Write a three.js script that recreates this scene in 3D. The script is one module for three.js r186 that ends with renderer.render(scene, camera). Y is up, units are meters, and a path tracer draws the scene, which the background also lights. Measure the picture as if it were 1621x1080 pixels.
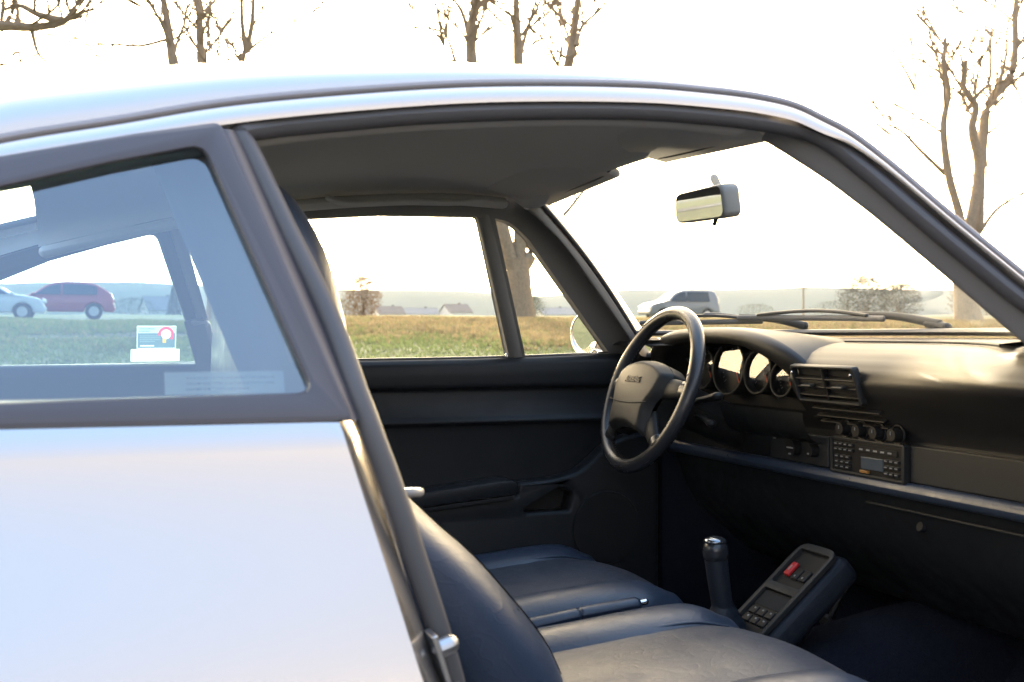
import * as THREE from 'three';
import { RoundedBoxGeometry } from 'three/addons/geometries/RoundedBoxGeometry.js';
import { mergeGeometries, toCreasedNormals } from 'three/addons/utils/BufferGeometryUtils.js';
import { TextGeometry } from 'three/addons/geometries/TextGeometry.js';
import { FontLoader } from 'three/addons/loaders/FontLoader.js';
import { ImprovedNoise } from 'three/addons/math/ImprovedNoise.js';

// ------------------------------------------------------------------ camera, sky, sun, exposure
const scene = new THREE.Scene();
const camera = new THREE.PerspectiveCamera(33.16, 1024 / 682, 0.05, 12000);
camera.position.set(-0.259, 0.959, 1.854);
camera.rotation.set(THREE.MathUtils.degToRad(-0.389), THREE.MathUtils.degToRad(-19.745), THREE.MathUtils.degToRad(-0.205), 'YXZ');
camera.focus = 2.65; camera.userData.fStop = 7.5;

const sunAzimuth = THREE.MathUtils.degToRad(13.6), sunHeight = THREE.MathUtils.degToRad(7.2);
const sunDir = new THREE.Vector3(Math.sin(sunAzimuth) * Math.cos(sunHeight), Math.sin(sunHeight), -Math.cos(sunAzimuth) * Math.cos(sunHeight));
{
  const W = 512, H = 256, data = new Float32Array(W * H * 4), d = new THREE.Vector3();
  for (let j = 0; j < H; j++) for (let i = 0; i < W; i++) {
    const up = ((j + 0.5) / H - 0.5) * Math.PI, round = ((i + 0.5) / W - 0.5) * 2 * Math.PI;
    d.set(Math.cos(round) * Math.cos(up), Math.sin(up), Math.sin(round) * Math.cos(up));
    const c = d.dot(sunDir), g = Math.acos(Math.min(1, Math.max(-1, c))), t = Math.pow((1 + c) / 2, 3) * Math.exp(-1.1 * Math.max(0, d.y));
    const e = Math.max(0, d.y), k = Math.pow(e, 1.25);
    const low = [0.86 + 16.0 * t, 0.82 + 11.2 * t, 0.83 + 5.8 * t], high = [0.32 + 4.8 * t, 0.71 + 3.7 * t, 1.36 + 2.3 * t];
    const glow = 7 * Math.exp(-g / 0.22) + 20 * Math.exp(-g / 0.06), warm = [1, 0.80, 0.52];
    for (let n = 0; n < 3; n++) data[(j * W + i) * 4 + n] = low[n] * (1 - k) + high[n] * k + glow * warm[n];
    data[(j * W + i) * 4 + 3] = 1;
  }
  const sky = new THREE.DataTexture(data, W, H, THREE.RGBAFormat, THREE.FloatType);
  sky.mapping = THREE.EquirectangularReflectionMapping; sky.magFilter = THREE.LinearFilter; sky.needsUpdate = true;
  scene.background = sky; scene.environment = sky;
}
const sun = new THREE.DirectionalLight(new THREE.Color(1, 0.83, 0.6), 5.0);
sun.position.copy(sunDir).multiplyScalar(80); sun.castShadow = true; sun.shadow.mapSize.set(2048, 2048);
Object.assign(sun.shadow.camera, { left: -45, right: 45, top: 45, bottom: -45, near: 1, far: 200 });
scene.add(sun, sun.target);
scene.fog = new THREE.FogExp2(new THREE.Color(0.82, 0.92, 1.0), 0.0003);

const renderer = new THREE.WebGLRenderer({ antialias: true });
renderer.setSize(1024, 682);
renderer.toneMapping = THREE.LinearToneMapping;
renderer.toneMappingExposure = 2;
renderer.shadowMap.enabled = true;

// ------------------------------------------------------------------ helpers
let seed = 12345;
const rnd = () => { seed = (seed * 1664525 + 1013904223) >>> 0; return seed / 4294967296; };
const rr = (a, b) => a + (b - a) * rnd();
const noise = new ImprovedNoise();
const lerp = (a, b, t) => a + (b - a) * t, clamp = (x, a = 0, b = 1) => Math.min(b, Math.max(a, x));
const smooth = (x) => { x = clamp(x); return x * x * (3 - 2 * x); };
const V = (x, y, z) => new THREE.Vector3(x, y, z);
function table(pts) {                                            // smooth curve through [x, y] pairs
  const n = pts.length, m = pts.map((p, i) => i === 0 ? (pts[1][1] - p[1]) / (pts[1][0] - p[0]) : i === n - 1 ? (p[1] - pts[n - 2][1]) / (p[0] - pts[n - 2][0]) : (pts[i + 1][1] - pts[i - 1][1]) / (pts[i + 1][0] - pts[i - 1][0]));
  return (x) => {
    if (x <= pts[0][0]) return pts[0][1] + m[0] * (x - pts[0][0]);
    if (x >= pts[n - 1][0]) return pts[n - 1][1] + m[n - 1] * (x - pts[n - 1][0]);
    let i = 0; while (x > pts[i + 1][0]) i++;
    const h = pts[i + 1][0] - pts[i][0], t = (x - pts[i][0]) / h, t2 = t * t, t3 = t2 * t;
    return (2 * t3 - 3 * t2 + 1) * pts[i][1] + (t3 - 2 * t2 + t) * h * m[i] + (-2 * t3 + 3 * t2) * pts[i + 1][1] + (t3 - t2) * h * m[i + 1];
  };
}
function grid(nu, nv, f) {                                       // surface f(u, v), uv in metres
  const pos = [], uv = [], idx = [];
  const P = [];
  for (let j = 0; j <= nv; j++) for (let i = 0; i <= nu; i++) P.push(f(i / nu, j / nv));
  const at = (i, j) => P[j * (nu + 1) + i], dist = (a, b) => Math.hypot(a[0] - b[0], a[1] - b[1], a[2] - b[2]);
  const mi = nu >> 1, mj = nv >> 1, U = [0], W = [0];
  for (let i = 1; i <= nu; i++) U.push(U[i - 1] + dist(at(i, mj), at(i - 1, mj)));
  for (let j = 1; j <= nv; j++) W.push(W[j - 1] + dist(at(mi, j), at(mi, j - 1)));
  for (let j = 0; j <= nv; j++) for (let i = 0; i <= nu; i++) { pos.push(...at(i, j)); uv.push(U[i], W[j]); }
  for (let j = 0; j < nv; j++) for (let i = 0; i < nu; i++) { const a = j * (nu + 1) + i, b = a + 1, c = a + nu + 1, d = c + 1; idx.push(a, b, d, a, d, c); }
  const g = new THREE.BufferGeometry();
  g.setAttribute('position', new THREE.Float32BufferAttribute(pos, 3)); g.setAttribute('uv', new THREE.Float32BufferAttribute(uv, 2)); g.setIndex(idx);
  g.computeVertexNormals();
  return g;
}
function mg(list) {
  const l = list.map((g) => { const n = g.index ? g.toNonIndexed() : g.clone(); for (const k of Object.keys(n.attributes)) if (!['position', 'normal', 'uv'].includes(k)) n.deleteAttribute(k); if (!n.attributes.uv) n.setAttribute('uv', new THREE.Float32BufferAttribute(new Float32Array(n.attributes.position.count * 2), 2)); return n; });
  return mergeGeometries(l);
}
// a tube along points; radius may be a number, or a function t -> r or [across, up]; rounded ends
function tube(points, radius, n = 40, m = 10, { up = V(0, 1, 0), cap = true, closed = false } = {}) {
  const c = new THREE.CatmullRomCurve3(points.map((p) => Array.isArray(p) ? V(...p) : p), closed, 'centripetal');
  const R = typeof radius === 'function' ? radius : () => radius;
  const rows = [];
  const ring = (t, k, push) => {
    const p = c.getPoint(t), tan = c.getTangent(t), s = V(0, 0, 0).crossVectors(tan, up).normalize();
    if (!(s.length() > 0.5)) s.set(1, 0, 0);
    const q = V(0, 0, 0).crossVectors(s, tan).normalize(), r = R(t), a = Array.isArray(r) ? r[0] : r, b = Array.isArray(r) ? r[1] : r;
    p.addScaledVector(tan, push * Math.min(a, b));
    rows.push(Array.from({ length: m + 1 }, (_, i) => { const w = i / m * Math.PI * 2; return [p.x + (s.x * Math.cos(w) * a + q.x * Math.sin(w) * b) * k, p.y + (s.y * Math.cos(w) * a + q.y * Math.sin(w) * b) * k, p.z + (s.z * Math.cos(w) * a + q.z * Math.sin(w) * b) * k]; }));
  };
  if (cap && !closed) for (const w of [0.02, 0.5, 0.85]) ring(0, Math.sin(w * Math.PI / 2), -Math.cos(w * Math.PI / 2));
  for (let j = 0; j <= n; j++) ring(j / n, 1, 0);
  if (cap && !closed) for (const w of [0.85, 0.5, 0.02]) ring(1, Math.sin(w * Math.PI / 2), Math.cos(w * Math.PI / 2));
  return grid(m, rows.length - 1, (u, v) => rows[Math.round(v * (rows.length - 1))][Math.round(u * m)]);
}
function place(g, [x, y, z] = [0, 0, 0], [rx, ry, rz] = [0, 0, 0]) {
  return g.applyMatrix4(new THREE.Matrix4().compose(V(x, y, z), new THREE.Quaternion().setFromEuler(new THREE.Euler(rx, ry, rz, 'YXZ')), V(1, 1, 1)));
}
const rbox = (w, h, d, r, at, rot) => place(new RoundedBoxGeometry(w, h, d, 3, r), at, rot);
function warp(g, f) {
  const p = g.attributes.position;
  for (let i = 0; i < p.count; i++) p.setXYZ(i, ...f(p.getX(i), p.getY(i), p.getZ(i)));
  p.needsUpdate = true; g.computeVertexNormals(); return g;
}
function plate(outline, holes, depth, bevel = 0, segs = 2) {     // extruded outline in x, y; z from 0 to depth
  const s = new THREE.Shape(outline.map((p) => new THREE.Vector2(...p)));
  for (const h of holes) s.holes.push(new THREE.Path(h.map((p) => new THREE.Vector2(...p))));
  return new THREE.ExtrudeGeometry(s, { depth: depth - 2 * bevel, steps: 1, bevelEnabled: bevel > 0, bevelThickness: bevel, bevelSize: bevel, bevelOffset: -bevel, bevelSegments: segs }).translate(0, 0, bevel);
}
function roundPoly(pts, r, n = 5) {                              // polygon with rounded corners; r a number or one per corner
  const out = [], N = pts.length;
  pts.forEach((p, i) => {
    const a = pts[(i + N - 1) % N], b = pts[(i + 1) % N], rad = Array.isArray(r) ? r[i] : r;
    if (!rad) { out.push(p); return; }
    const la = Math.hypot(a[0] - p[0], a[1] - p[1]), lb = Math.hypot(b[0] - p[0], b[1] - p[1]), k = Math.min(rad, la / 2.05, lb / 2.05);
    const A = [p[0] + (a[0] - p[0]) * k / la, p[1] + (a[1] - p[1]) * k / la], B = [p[0] + (b[0] - p[0]) * k / lb, p[1] + (b[1] - p[1]) * k / lb];
    for (let j = 0; j <= n; j++) { const t = j / n; out.push([(1 - t) ** 2 * A[0] + 2 * t * (1 - t) * p[0] + t * t * B[0], (1 - t) ** 2 * A[1] + 2 * t * (1 - t) * p[1] + t * t * B[1]]); }
  });
  return out;
}
const crease = (g, a = 0.7) => toCreasedNormals(g, a);
function add(name, geometry, material, parent = scene) {
  const o = new THREE.Mesh(geometry, material); o.name = name; o.castShadow = o.receiveShadow = true; parent.add(o); return o;
}
const taken = {};
const numbered = (n) => { const k = taken[n] = (taken[n] ?? -1) + 1; return k ? n + '_' + String(k).padStart(3, '0') : n; };
function tag(o, label, category, group, kind) { o.name = numbered(o.name); Object.assign(o.userData, { label, category }); if (group) o.userData.group = group; if (kind) o.userData.kind = kind; return o; }
function group(name, parent = scene, [x, y, z] = [0, 0, 0], turn = 0) { const g = new THREE.Group(); g.name = name; g.position.set(x, y, z); g.rotation.y = turn; parent.add(g); return g; }

// ------------------------------------------------------------------ textures and materials
function noiseTexture(size, f, { srgb = false, repeat = [1, 1] } = {}) {
  const d = new Uint8Array(size * size * 4);
  for (let j = 0; j < size; j++) for (let i = 0; i < size; i++) { const c = f(i / size, j / size, i, j); for (let k = 0; k < 3; k++) d[(j * size + i) * 4 + k] = clamp(Array.isArray(c) ? c[k] : c) * 255; d[(j * size + i) * 4 + 3] = 255; }
  const t = new THREE.DataTexture(d, size, size); t.wrapS = t.wrapT = THREE.RepeatWrapping; t.magFilter = THREE.LinearFilter; t.minFilter = THREE.LinearMipmapLinearFilter; t.generateMipmaps = true;
  if (srgb) t.colorSpace = THREE.SRGBColorSpace; t.repeat.set(...repeat); t.needsUpdate = true; return t;
}
// noise that tiles: sampled on a torus
const tile = (u, v, k, s = 0) => { const a = u * Math.PI * 2, b = v * Math.PI * 2, q = k / (Math.PI * 2); return noise.noise(Math.cos(a) * q + s, Math.sin(a) * q + 3.7, Math.cos(b) * q) * 0.6 + noise.noise(Math.sin(b) * q + 9.1 + s, Math.cos(a) * q + 1.3, Math.sin(a) * q + Math.cos(b) * q) * 0.6; };
const grain = noiseTexture(256, (u, v) => { const a = tile(u, v, 60), b = tile(u, v, 130, 4); return 0.6 + 0.5 * -Math.abs(a) + 0.3 * b; }, { repeat: [9, 9] });
const hide = noiseTexture(512, (u, v) => { const a = tile(u, v, 150), w = 1 - Math.abs(tile(u, v, 11, 8)) * 2.2, w2 = 1 - Math.abs(tile(u, v, 24, 2)) * 2.4; return 0.55 - 0.16 * Math.abs(a) - 0.30 * Math.pow(Math.max(0, w), 6) - 0.14 * Math.pow(Math.max(0, w2), 6) + 0.14 * tile(u, v, 5, 3); }, { repeat: [4.2, 4.2] });
const smudge = noiseTexture(256, (u, v) => 0.78 + 0.22 * tile(u, v, 7, 2) + 0.16 * tile(u, v, 26, 5) + 0.08 * tile(u, v, 90, 1), { repeat: [2.3, 2.3] });
const weave = noiseTexture(128, (u, v, i, j) => 0.5 + 0.25 * Math.sin(i * Math.PI / 2) * Math.sin(j * Math.PI / 2) + 0.25 * tile(u, v, 50), { repeat: [14, 14] });
const pile = noiseTexture(256, (u, v) => 0.5 + 0.6 * tile(u, v, 110) + 0.3 * tile(u, v, 40, 3), { repeat: [5, 5] });
const lin = (r, g, b) => new THREE.Color().setRGB(r, g, b);
const S = (o) => new THREE.MeshStandardMaterial({ side: THREE.DoubleSide, ...o });
const Ph = (o) => new THREE.MeshPhysicalMaterial({ side: THREE.DoubleSide, ...o });
const M = {
  paint: Ph({ color: lin(0.515, 0.475, 0.435), metalness: 0.85, roughness: 0.24, clearcoat: 1, clearcoatRoughness: 0.04 }),
  rubber: S({ color: lin(0.072, 0.070, 0.072), roughness: 0.5, bumpMap: grain, bumpScale: 0.0002 }),
  anodised: S({ color: lin(0.068, 0.064, 0.072), roughness: 0.42, metalness: 0.1 }),
  leather: Ph({ color: lin(0.030, 0.044, 0.072), roughness: 0.46, roughnessMap: smudge, bumpMap: hide, bumpScale: 0.0005, sheen: 0.2, sheenColor: lin(0.3, 0.4, 0.55), sheenRoughness: 0.5 }),
  leatherLit: Ph({ color: lin(0.040, 0.048, 0.068), roughness: 0.55, roughnessMap: smudge, bumpMap: hide, bumpScale: 0.0007, sheen: 0.3, sheenColor: lin(0.5, 0.5, 0.52), sheenRoughness: 0.5 }),  // paler copy of the leather: light on the seat centres put into its colour
  dashSkin: S({ color: lin(0.010, 0.0102, 0.0105), roughness: 0.52, bumpMap: grain, bumpScale: 0.00015 }),
  vinyl: Ph({ specularIntensity: 0.6, color: lin(0.013, 0.0135, 0.0135), roughness: 0.5, roughnessMap: smudge, bumpMap: grain, bumpScale: 0.0004 }),
  vinylBlue: Ph({ specularIntensity: 0.45, color: lin(0.014, 0.016, 0.0185), roughness: 0.5, roughnessMap: smudge, bumpMap: grain, bumpScale: 0.0004 }),
  plastic: Ph({ specularIntensity: 0.5, color: lin(0.013, 0.013, 0.013), roughness: 0.42 }),
  plasticGrey: Ph({ specularIntensity: 0.6, color: lin(0.024, 0.025, 0.025), roughness: 0.5 }),
  railGrey: S({ color: lin(0.26, 0.25, 0.26), roughness: 0.5 }),
  blackGap: S({ color: lin(0.006, 0.006, 0.006), roughness: 0.8 }),
  headliner: S({ color: lin(0.46, 0.45, 0.43), roughness: 0.95, bumpMap: weave, bumpScale: 0.0006 }),
  trim: S({ color: lin(0.165, 0.16, 0.152), roughness: 0.6, bumpMap: grain, bumpScale: 0.0003 }),
  carpet: Ph({ specularIntensity: 0.2, color: lin(0.014, 0.017, 0.027), roughness: 1, bumpMap: pile, bumpScale: 0.003 }),
  chrome: S({ color: lin(0.75, 0.75, 0.74), metalness: 1, roughness: 0.18 }),
  steel: S({ color: lin(0.45, 0.45, 0.45), metalness: 1, roughness: 0.4 }),
  mirror: S({ color: lin(0.85, 0.86, 0.88), metalness: 1, roughness: 0.02 }),
  glass: Ph({ color: lin(0.93, 0.97, 0.95), transmission: 1, thickness: 0, roughness: 0, ior: 1.55 }),
  rearGlass: Ph({ color: lin(0.93, 0.97, 0.95), transmission: 1, thickness: 0, roughness: 0, ior: 1.5, specularIntensity: 0.12 }),
  darkLeather: Ph({ color: lin(0.012, 0.016, 0.024), roughness: 0.5, specularIntensity: 0.7, bumpMap: hide, bumpScale: 0.0006 }),
  knob: S({ color: lin(0.22, 0.24, 0.27), metalness: 0.9, roughness: 0.14 }),
  sillHighlight: S({ color: lin(0.05, 0.05, 0.05), roughness: 0.22 }),  // lighter gloss for the added highlight line on the door sill
  lever: S({ color: lin(0.30, 0.28, 0.25), roughness: 0.4 }),
  housing: S({ color: lin(0.23, 0.23, 0.22), roughness: 0.5 }),
  quarterGlass: Ph({ color: lin(0.64, 0.82, 0.92), transmission: 1, thickness: 0, roughness: 0, ior: 2.35 }),
  gaugeGlass: Ph({ color: lin(0.98, 0.98, 0.98), transmission: 1, thickness: 0, roughness: 0, ior: 1.75 }),
  wheelLeather: Ph({ color: lin(0.02, 0.022, 0.026), roughness: 0.3, roughnessMap: smudge, bumpMap: grain, bumpScale: 0.0002, clearcoat: 0.15, clearcoatRoughness: 0.3 }),
  padPlastic: Ph({ specularIntensity: 0.7, color: lin(0.014, 0.0155, 0.016), roughness: 0.55, bumpMap: grain, bumpScale: 0.0003 }),
  red: S({ color: lin(0.50, 0.02, 0.02), roughness: 0.4 }),
  print: S({ color: lin(0.26, 0.26, 0.25), roughness: 0.7 }),
  needle: S({ color: lin(0.6, 0.08, 0.02), roughness: 0.6 }),
  display: S({ color: lin(0.07, 0.085, 0.10), roughness: 0.25 }),
  tyre: S({ color: lin(0.02, 0.02, 0.02), roughness: 0.85 }),
};

// ------------------------------------------------------------------ terrain
const lift = table([[-4000, 0], [0, 0], [7, 0], [10, 0.14], [20, 0.53], [24, 0.75], [35, 1.30], [47, 1.45], [62, 1.76], [122, 2.95], [350, 4.4], [500, 6], [1000, 9], [5000, 20]]);
const rise = (z) => lift(1.85 - z);
const terrainY = (x, z) => { const L = 1.85 - z, k = smooth((L - 9) / 8); return rise(z) + k * (0.12 * noise.noise(x * 0.11, z * 0.11, 1) + 0.05 * noise.noise(x * 0.5, z * 0.5, 5)) * (L < 80 ? 1 : Math.max(0, 1 - (L - 80) / 40)); };

// ------------------------------------------------------------------ the coupe: x forward, y up, z towards the passenger side
const car = group('sports_coupe');
tag(car, 'silver classic sports coupe with navy leather interior, passenger door aperture open', 'car');
const side = (y) => y > 0.905 ? 0.70 - 0.515 * (y - 0.905) : 0.70 + 0.35 * (0.905 - y);        // half width of the cabin at height y
const drip = table([[-1.15, 0.86], [-0.9, 0.945], [-0.7, 1.03], [-0.5, 1.11], [-0.355, 1.158], [-0.236, 1.188], [-0.13, 1.215], [0.021, 1.242], [0.181, 1.264], [0.39, 1.279], [0.483, 1.2795], [0.577, 1.275], [0.625, 1.268], [0.668, 1.251]]);
const bandLow = (x) => drip(x) - 0.0225;
const crown = table([[-1.75, 0.76], [-1.35, 0.92], [-1.0, 1.07], [-0.7, 1.19], [-0.38, 1.275], [-0.1, 1.318], [0.2, 1.334], [0.45, 1.332], [0.66, 1.30], [0.8, 1.25]]);
function roofPt(x, th, inset = 0) {                              // th 0 (passenger drip rail) .. pi (driver drip rail)
  const n = 2.5, c = Math.cos(th), s = Math.sin(th), yd = drip(x) - inset * 0.6, zd = side(yd) - inset, h = crown(x) - inset * 1.3 - yd;
  return [x, yd + h * Math.pow(Math.max(0, s), 2 / n), zd * Math.sign(c) * Math.pow(Math.abs(c), 2 / n)];
}
// outline of the pillar beside the windscreen: outer edge and glass edge, t 0 top .. 1 base
const pillarOuter = (t, s) => { const p = [[0.625, 1.268], [0.668, 1.251], [0.700, 1.236], [0.749, 1.192], [0.822, 1.117], [0.911, 1.031], [1.03, 0.915]]; const k = t * 6, i = Math.min(5, Math.floor(k)), f = k - i, x = lerp(p[i][0], p[i + 1][0], f), y = lerp(p[i][1], p[i + 1][1], f); return [x, y, s * side(y)]; };
// windscreen: s -1 driver .. 1 passenger, t 0 top .. 1 base
function screenPt(s, t, out = 0) {
  const cx = (1 - s * s), top = [0.640 + 0.022 * cx, 1.243 + 0.044 * cx, 0.475 * s], base = [0.944 + 0.25 * (1 - Math.pow(Math.abs(s), 2.4)), 0.953, 0.632 * s];
  const b = Math.sin(t * Math.PI) * 0.012;
  return [lerp(top[0], base[0], t) + b * 0.5 + out * 0.5, lerp(top[1], base[1], t) + b * 0.8 + out * 0.85, lerp(top[2], base[2], t)];
}
// --- outer skin
for (const s of [1, -1]) add('pillar_foot', grid(12, 6, (u, v) => { const x = lerp(-0.74, -1.14, u), a = drip(x), b = 0.872 - 0.05 * smooth((-0.95 - x) / 0.2); return [x, lerp(a, b, v), s * (lerp(side(a), 0.722, v) + 0.002)]; }), M.paint, car);
const roofEnd = 0.632;
add('roof_panel', grid(48, 40, (u, v) => { const th = v * Math.PI, s = Math.cos(th), xe = 0.632 + 0.04 * (1 - s * s); return roofPt(lerp(-0.365, xe, u), th); }), M.paint, car);
const glassTh = (x) => lerp(0.20, 0.55, smooth((-0.37 - x) / 0.7));
for (const s of [0, 1]) add('rear_pillar_skin', grid(24, 12, (u, v) => roofPt(lerp(-0.365, -1.12, u), s ? Math.PI - v * glassTh(lerp(-0.365, -1.12, u)) : v * glassTh(lerp(-0.365, -1.12, u)))), M.paint, car);
add('rear_window', grid(24, 20, (u, v) => roofPt(lerp(-0.372, -1.08, u), lerp(glassTh(lerp(-0.372, -1.08, u)), Math.PI - glassTh(lerp(-0.372, -1.08, u)), v), 0.004)), M.rearGlass, car);
add('rear_window_seal', mg([tube([0, 0.25, 0.5, 0.75, 1].map((v) => roofPt(-0.37, lerp(glassTh(-0.37), Math.PI - glassTh(-0.37), v))), 0.007, 24, 8), ...[0, 1].map((s) => tube([0, 0.33, 0.66, 1].map((u) => roofPt(lerp(-0.37, -1.08, u), s ? Math.PI - glassTh(lerp(-0.37, -1.08, u)) : glassTh(lerp(-0.37, -1.08, u)))), 0.007, 24, 8))]), M.rubber, car);
// rear and front ends as closed shapes
function hull(x0, x1, n, half, top, bottom, hump = () => 0) {
  return grid(n, 40, (u, v) => { const x = lerp(x0, x1, u), th = v * Math.PI * 2, c = Math.cos(th), s = Math.sin(th), w = half(x), t = top(x), b = bottom(x), m = (t + b) / 2, h = (t - b) / 2, z = w * Math.sign(c) * Math.pow(Math.abs(c), 0.55); return [x, m + h * Math.sign(s) * Math.pow(Math.abs(s), 0.7) + (s > 0 ? hump(x, z) * s : 0), z]; });
}
const deck = table([[-1.80, 0.60], [-1.5, 0.745], [-1.2, 0.84], [-0.95, 0.876], [-0.8, 0.878], [0.2, 0.878]]), tailTaper = table([[-1.80, 0.66], [-1.6, 0.86], [-1.35, 0.965], [-1.05, 1], [0.2, 1]]);
add('engine_lid', grid(30, 30, (u, v) => { const x = lerp(-1.07, -1.80, u), th = v * Math.PI, c = Math.cos(th), yd = deck(x) - 0.004, h = crown(x) - yd, w = smooth((-1.07 - x) / 0.1); return [x, lerp(drip(x), yd, w) + (crown(x) - lerp(drip(x), yd, w)) * Math.pow(Math.max(0, Math.sin(th)), 0.8), (0.712 + 0.012 * w) * tailTaper(x) * Math.sign(c) * Math.pow(Math.abs(c), 0.8)]; }), M.paint, car);
add('rear_bumper', grid(40, 12, (u, v) => { const a = lerp(-1, 1, u), w = 0.60 + 0.10 * Math.sin(v * 2.6), y = lerp(0.62, 0.30, v); return [-1.78 - 0.09 * Math.sin(v * Math.PI) * (1 - a ** 4) + 0.22 * Math.pow(Math.abs(a), 5), y, a * w]; }), M.paint, car);
add('front_body', hull(1.54, 2.1, 20, table([[1.06, 0.74], [1.5, 0.76], [1.9, 0.68], [2.05, 0.5], [2.1, 0.3]]), table([[1.06, 0.88], [1.2, 0.90], [1.5, 0.82], [1.9, 0.66], [2.1, 0.5]]), table([[1.06, 0.3], [1.6, 0.28], [2.1, 0.4]]), (x, z) => 0.09 * Math.exp(-(((Math.abs(z) - 0.57) / 0.12) ** 2)) * smooth((x - 1.0) / 0.4) * smooth((2.1 - x) / 0.25)), M.paint, car);
add('bonnet', grid(24, 12, (u, v) => { const s = lerp(-1, 1, u), b = screenPt(s * 0.98, 1), x0 = b[0] + 0.13, y0 = 0.895; return [lerp(x0, 1.56, v), lerp(y0, 0.80, v) - 0.02 * s * s * (1 - v), lerp(b[2] * 1.12, s * 0.60, v)]; }), M.paint, car);
for (const s of [1, -1]) add('front_wing', grid(20, 16, (u, v) => { const x = lerp(1.06, 1.56, u), arch = Math.abs(x - 1.50) < 0.35 ? 0.33 + Math.sqrt(0.35 ** 2 - (x - 1.50) ** 2) : 0.28, y = lerp(0.895, arch, v); return [x, y, s * (0.66 + 0.10 * smooth(v * 3) + 0.03 * u)]; }), M.paint, car);
// quarter panels: from the window line down to the wheel arch
const jambX = table([[0.25, 0.15], [0.40, 0.112], [0.60, 0.037], [0.715, 0.006], [0.81, -0.019], [0.877, -0.038]]);
function quarterPt(x, y) {
  const s = deck(x) - y, flare = Math.exp(-(((x + 0.78) / 0.5) ** 2));
  return [x, y, (0.716 + 0.012 * smooth(s / 0.012) + 0.070 * smooth(s / 0.32) + 0.075 * flare * smooth((s + 0.03) / 0.36) + 0.012 * s) * tailTaper(x)];
}
const wheelAt = [-0.80, 1.50];
function quarter(sgn) {
  return grid(90, 36, (u, v) => {
    const x0 = lerp(-1.80, jambX(0.878), u), q = (x0 + 0.80) / 0.37, arch = Math.abs(q) < 1 ? 0.28 + 0.38 * Math.sqrt(1 - q * q) : 0.28;
    const y = lerp(deck(x0), arch, v), x = lerp(-1.80, jambX(y), u), p = quarterPt(x, y);
    return [p[0], p[1], sgn * p[2]];
  });
}
for (const s of [1, -1]) add('quarter_panel', quarter(s), M.paint, car);
// door shut face behind the passenger door aperture
add('door_jamb', grid(24, 6, (u, v) => { const y = lerp(0.878, 0.28, u), p = quarterPt(jambX(y), y); return [p[0] + 0.03 * Math.sin(v * 1.5), p[1], p[2] - 0.075 * v]; }), M.paint, car);
// driver's door skin and sills
add('door_skin', grid(30, 14, (u, v) => { const y = lerp(0.88, 0.28, v), x = lerp(jambX(y), 1.06, u), q = quarterPt(Math.max(x, -0.04), y); return [x, y, -(q[2])]; }), M.paint, car);
for (const s of [1, -1]) add('sill', rbox(1.0, 0.14, 0.12, 0.03, [0.58, 0.24, s * 0.70]), M.paint, car);
add('floor_pan', rbox(3.2, 0.04, 1.36, 0.01, [0.2, 0.18, 0]), M.blackGap, car);
add('hinge_post', rbox(0.10, 0.66, 0.12, 0.02, [1.055, 0.58, 0.685]), M.paint, car);
// --- roof edge above the door: rail, painted gutter
const edgeXY = [...[-1.1, -0.9, -0.7, -0.5, -0.355, -0.236, -0.13, 0.021, 0.181, 0.39, 0.483, 0.577].map((x) => [x, drip(x)]), [0.632, 1.2655], [0.668, 1.2495], [0.705, 1.230], [0.749, 1.192], [0.822, 1.117], [0.911, 1.031], [1.03, 0.915]];
const edgeCurve = new THREE.CatmullRomCurve3(edgeXY.map((p) => V(p[0], p[1], 0)), false, 'centripetal');
const edgeAt = (t, inward) => { const p = edgeCurve.getPoint(t), d = edgeCurve.getTangent(t); return [p.x + d.y * inward, p.y - d.x * inward]; };
for (const s of [1, -1]) {
  add('drip_rail', tube(Array.from({ length: 60 }, (_, i) => { const [x, y] = edgeAt(i / 59, -0.002); return [x, y, s * (side(y) + 0.004)]; }), () => [0.0036, 0.0048], 130, 8), M.railGrey, car);
  add('roof_gutter', grid(110, 6, (u, v) => { const w = lerp(0.0245, 0.012, smooth((u - 0.68) / 0.2)), [x, y] = edgeAt(lerp(0.05, 0.99, u), lerp(0.003, w, v)); return [x, y, s * (side(y) + 0.005 + 0.004 * Math.sin(v * Math.PI))]; }), M.paint, car);
}
// near A-pillar and its twin: painted face to the glass, rubber seal, inner trim
for (const s of [1, -1]) {
  const glassEdge = (t) => screenPt(s, clamp((t - 0.08) / 0.92), 0.004);
  add('windscreen_pillar', grid(40, 8, (u, v) => { const a = pillarOuter(u, s), b = glassEdge(u), k = Math.sin(v * Math.PI) * 0.016; return [lerp(a[0], b[0], v) + k * 0.7, lerp(a[1], b[1], v) + k * 0.7, lerp(a[2], b[2], v) + s * k * 0.4]; }), M.paint, car);
  add('pillar_trim', grid(40, 10, (u, v) => {
    const a = pillarOuter(u, s), b = screenPt(s * 0.985, clamp((u - 0.08) / 0.92), -0.010), k = Math.sin(v * Math.PI) * 0.030;
    const A = [a[0] - 0.010, a[1] - 0.012, a[2] - s * 0.006];
    return [lerp(A[0], b[0], v) - k * 0.62, lerp(A[1], b[1], v) - k * 0.62, lerp(A[2], b[2], v) - s * k * 0.55];
  }), M.trim, car);
}
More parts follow.
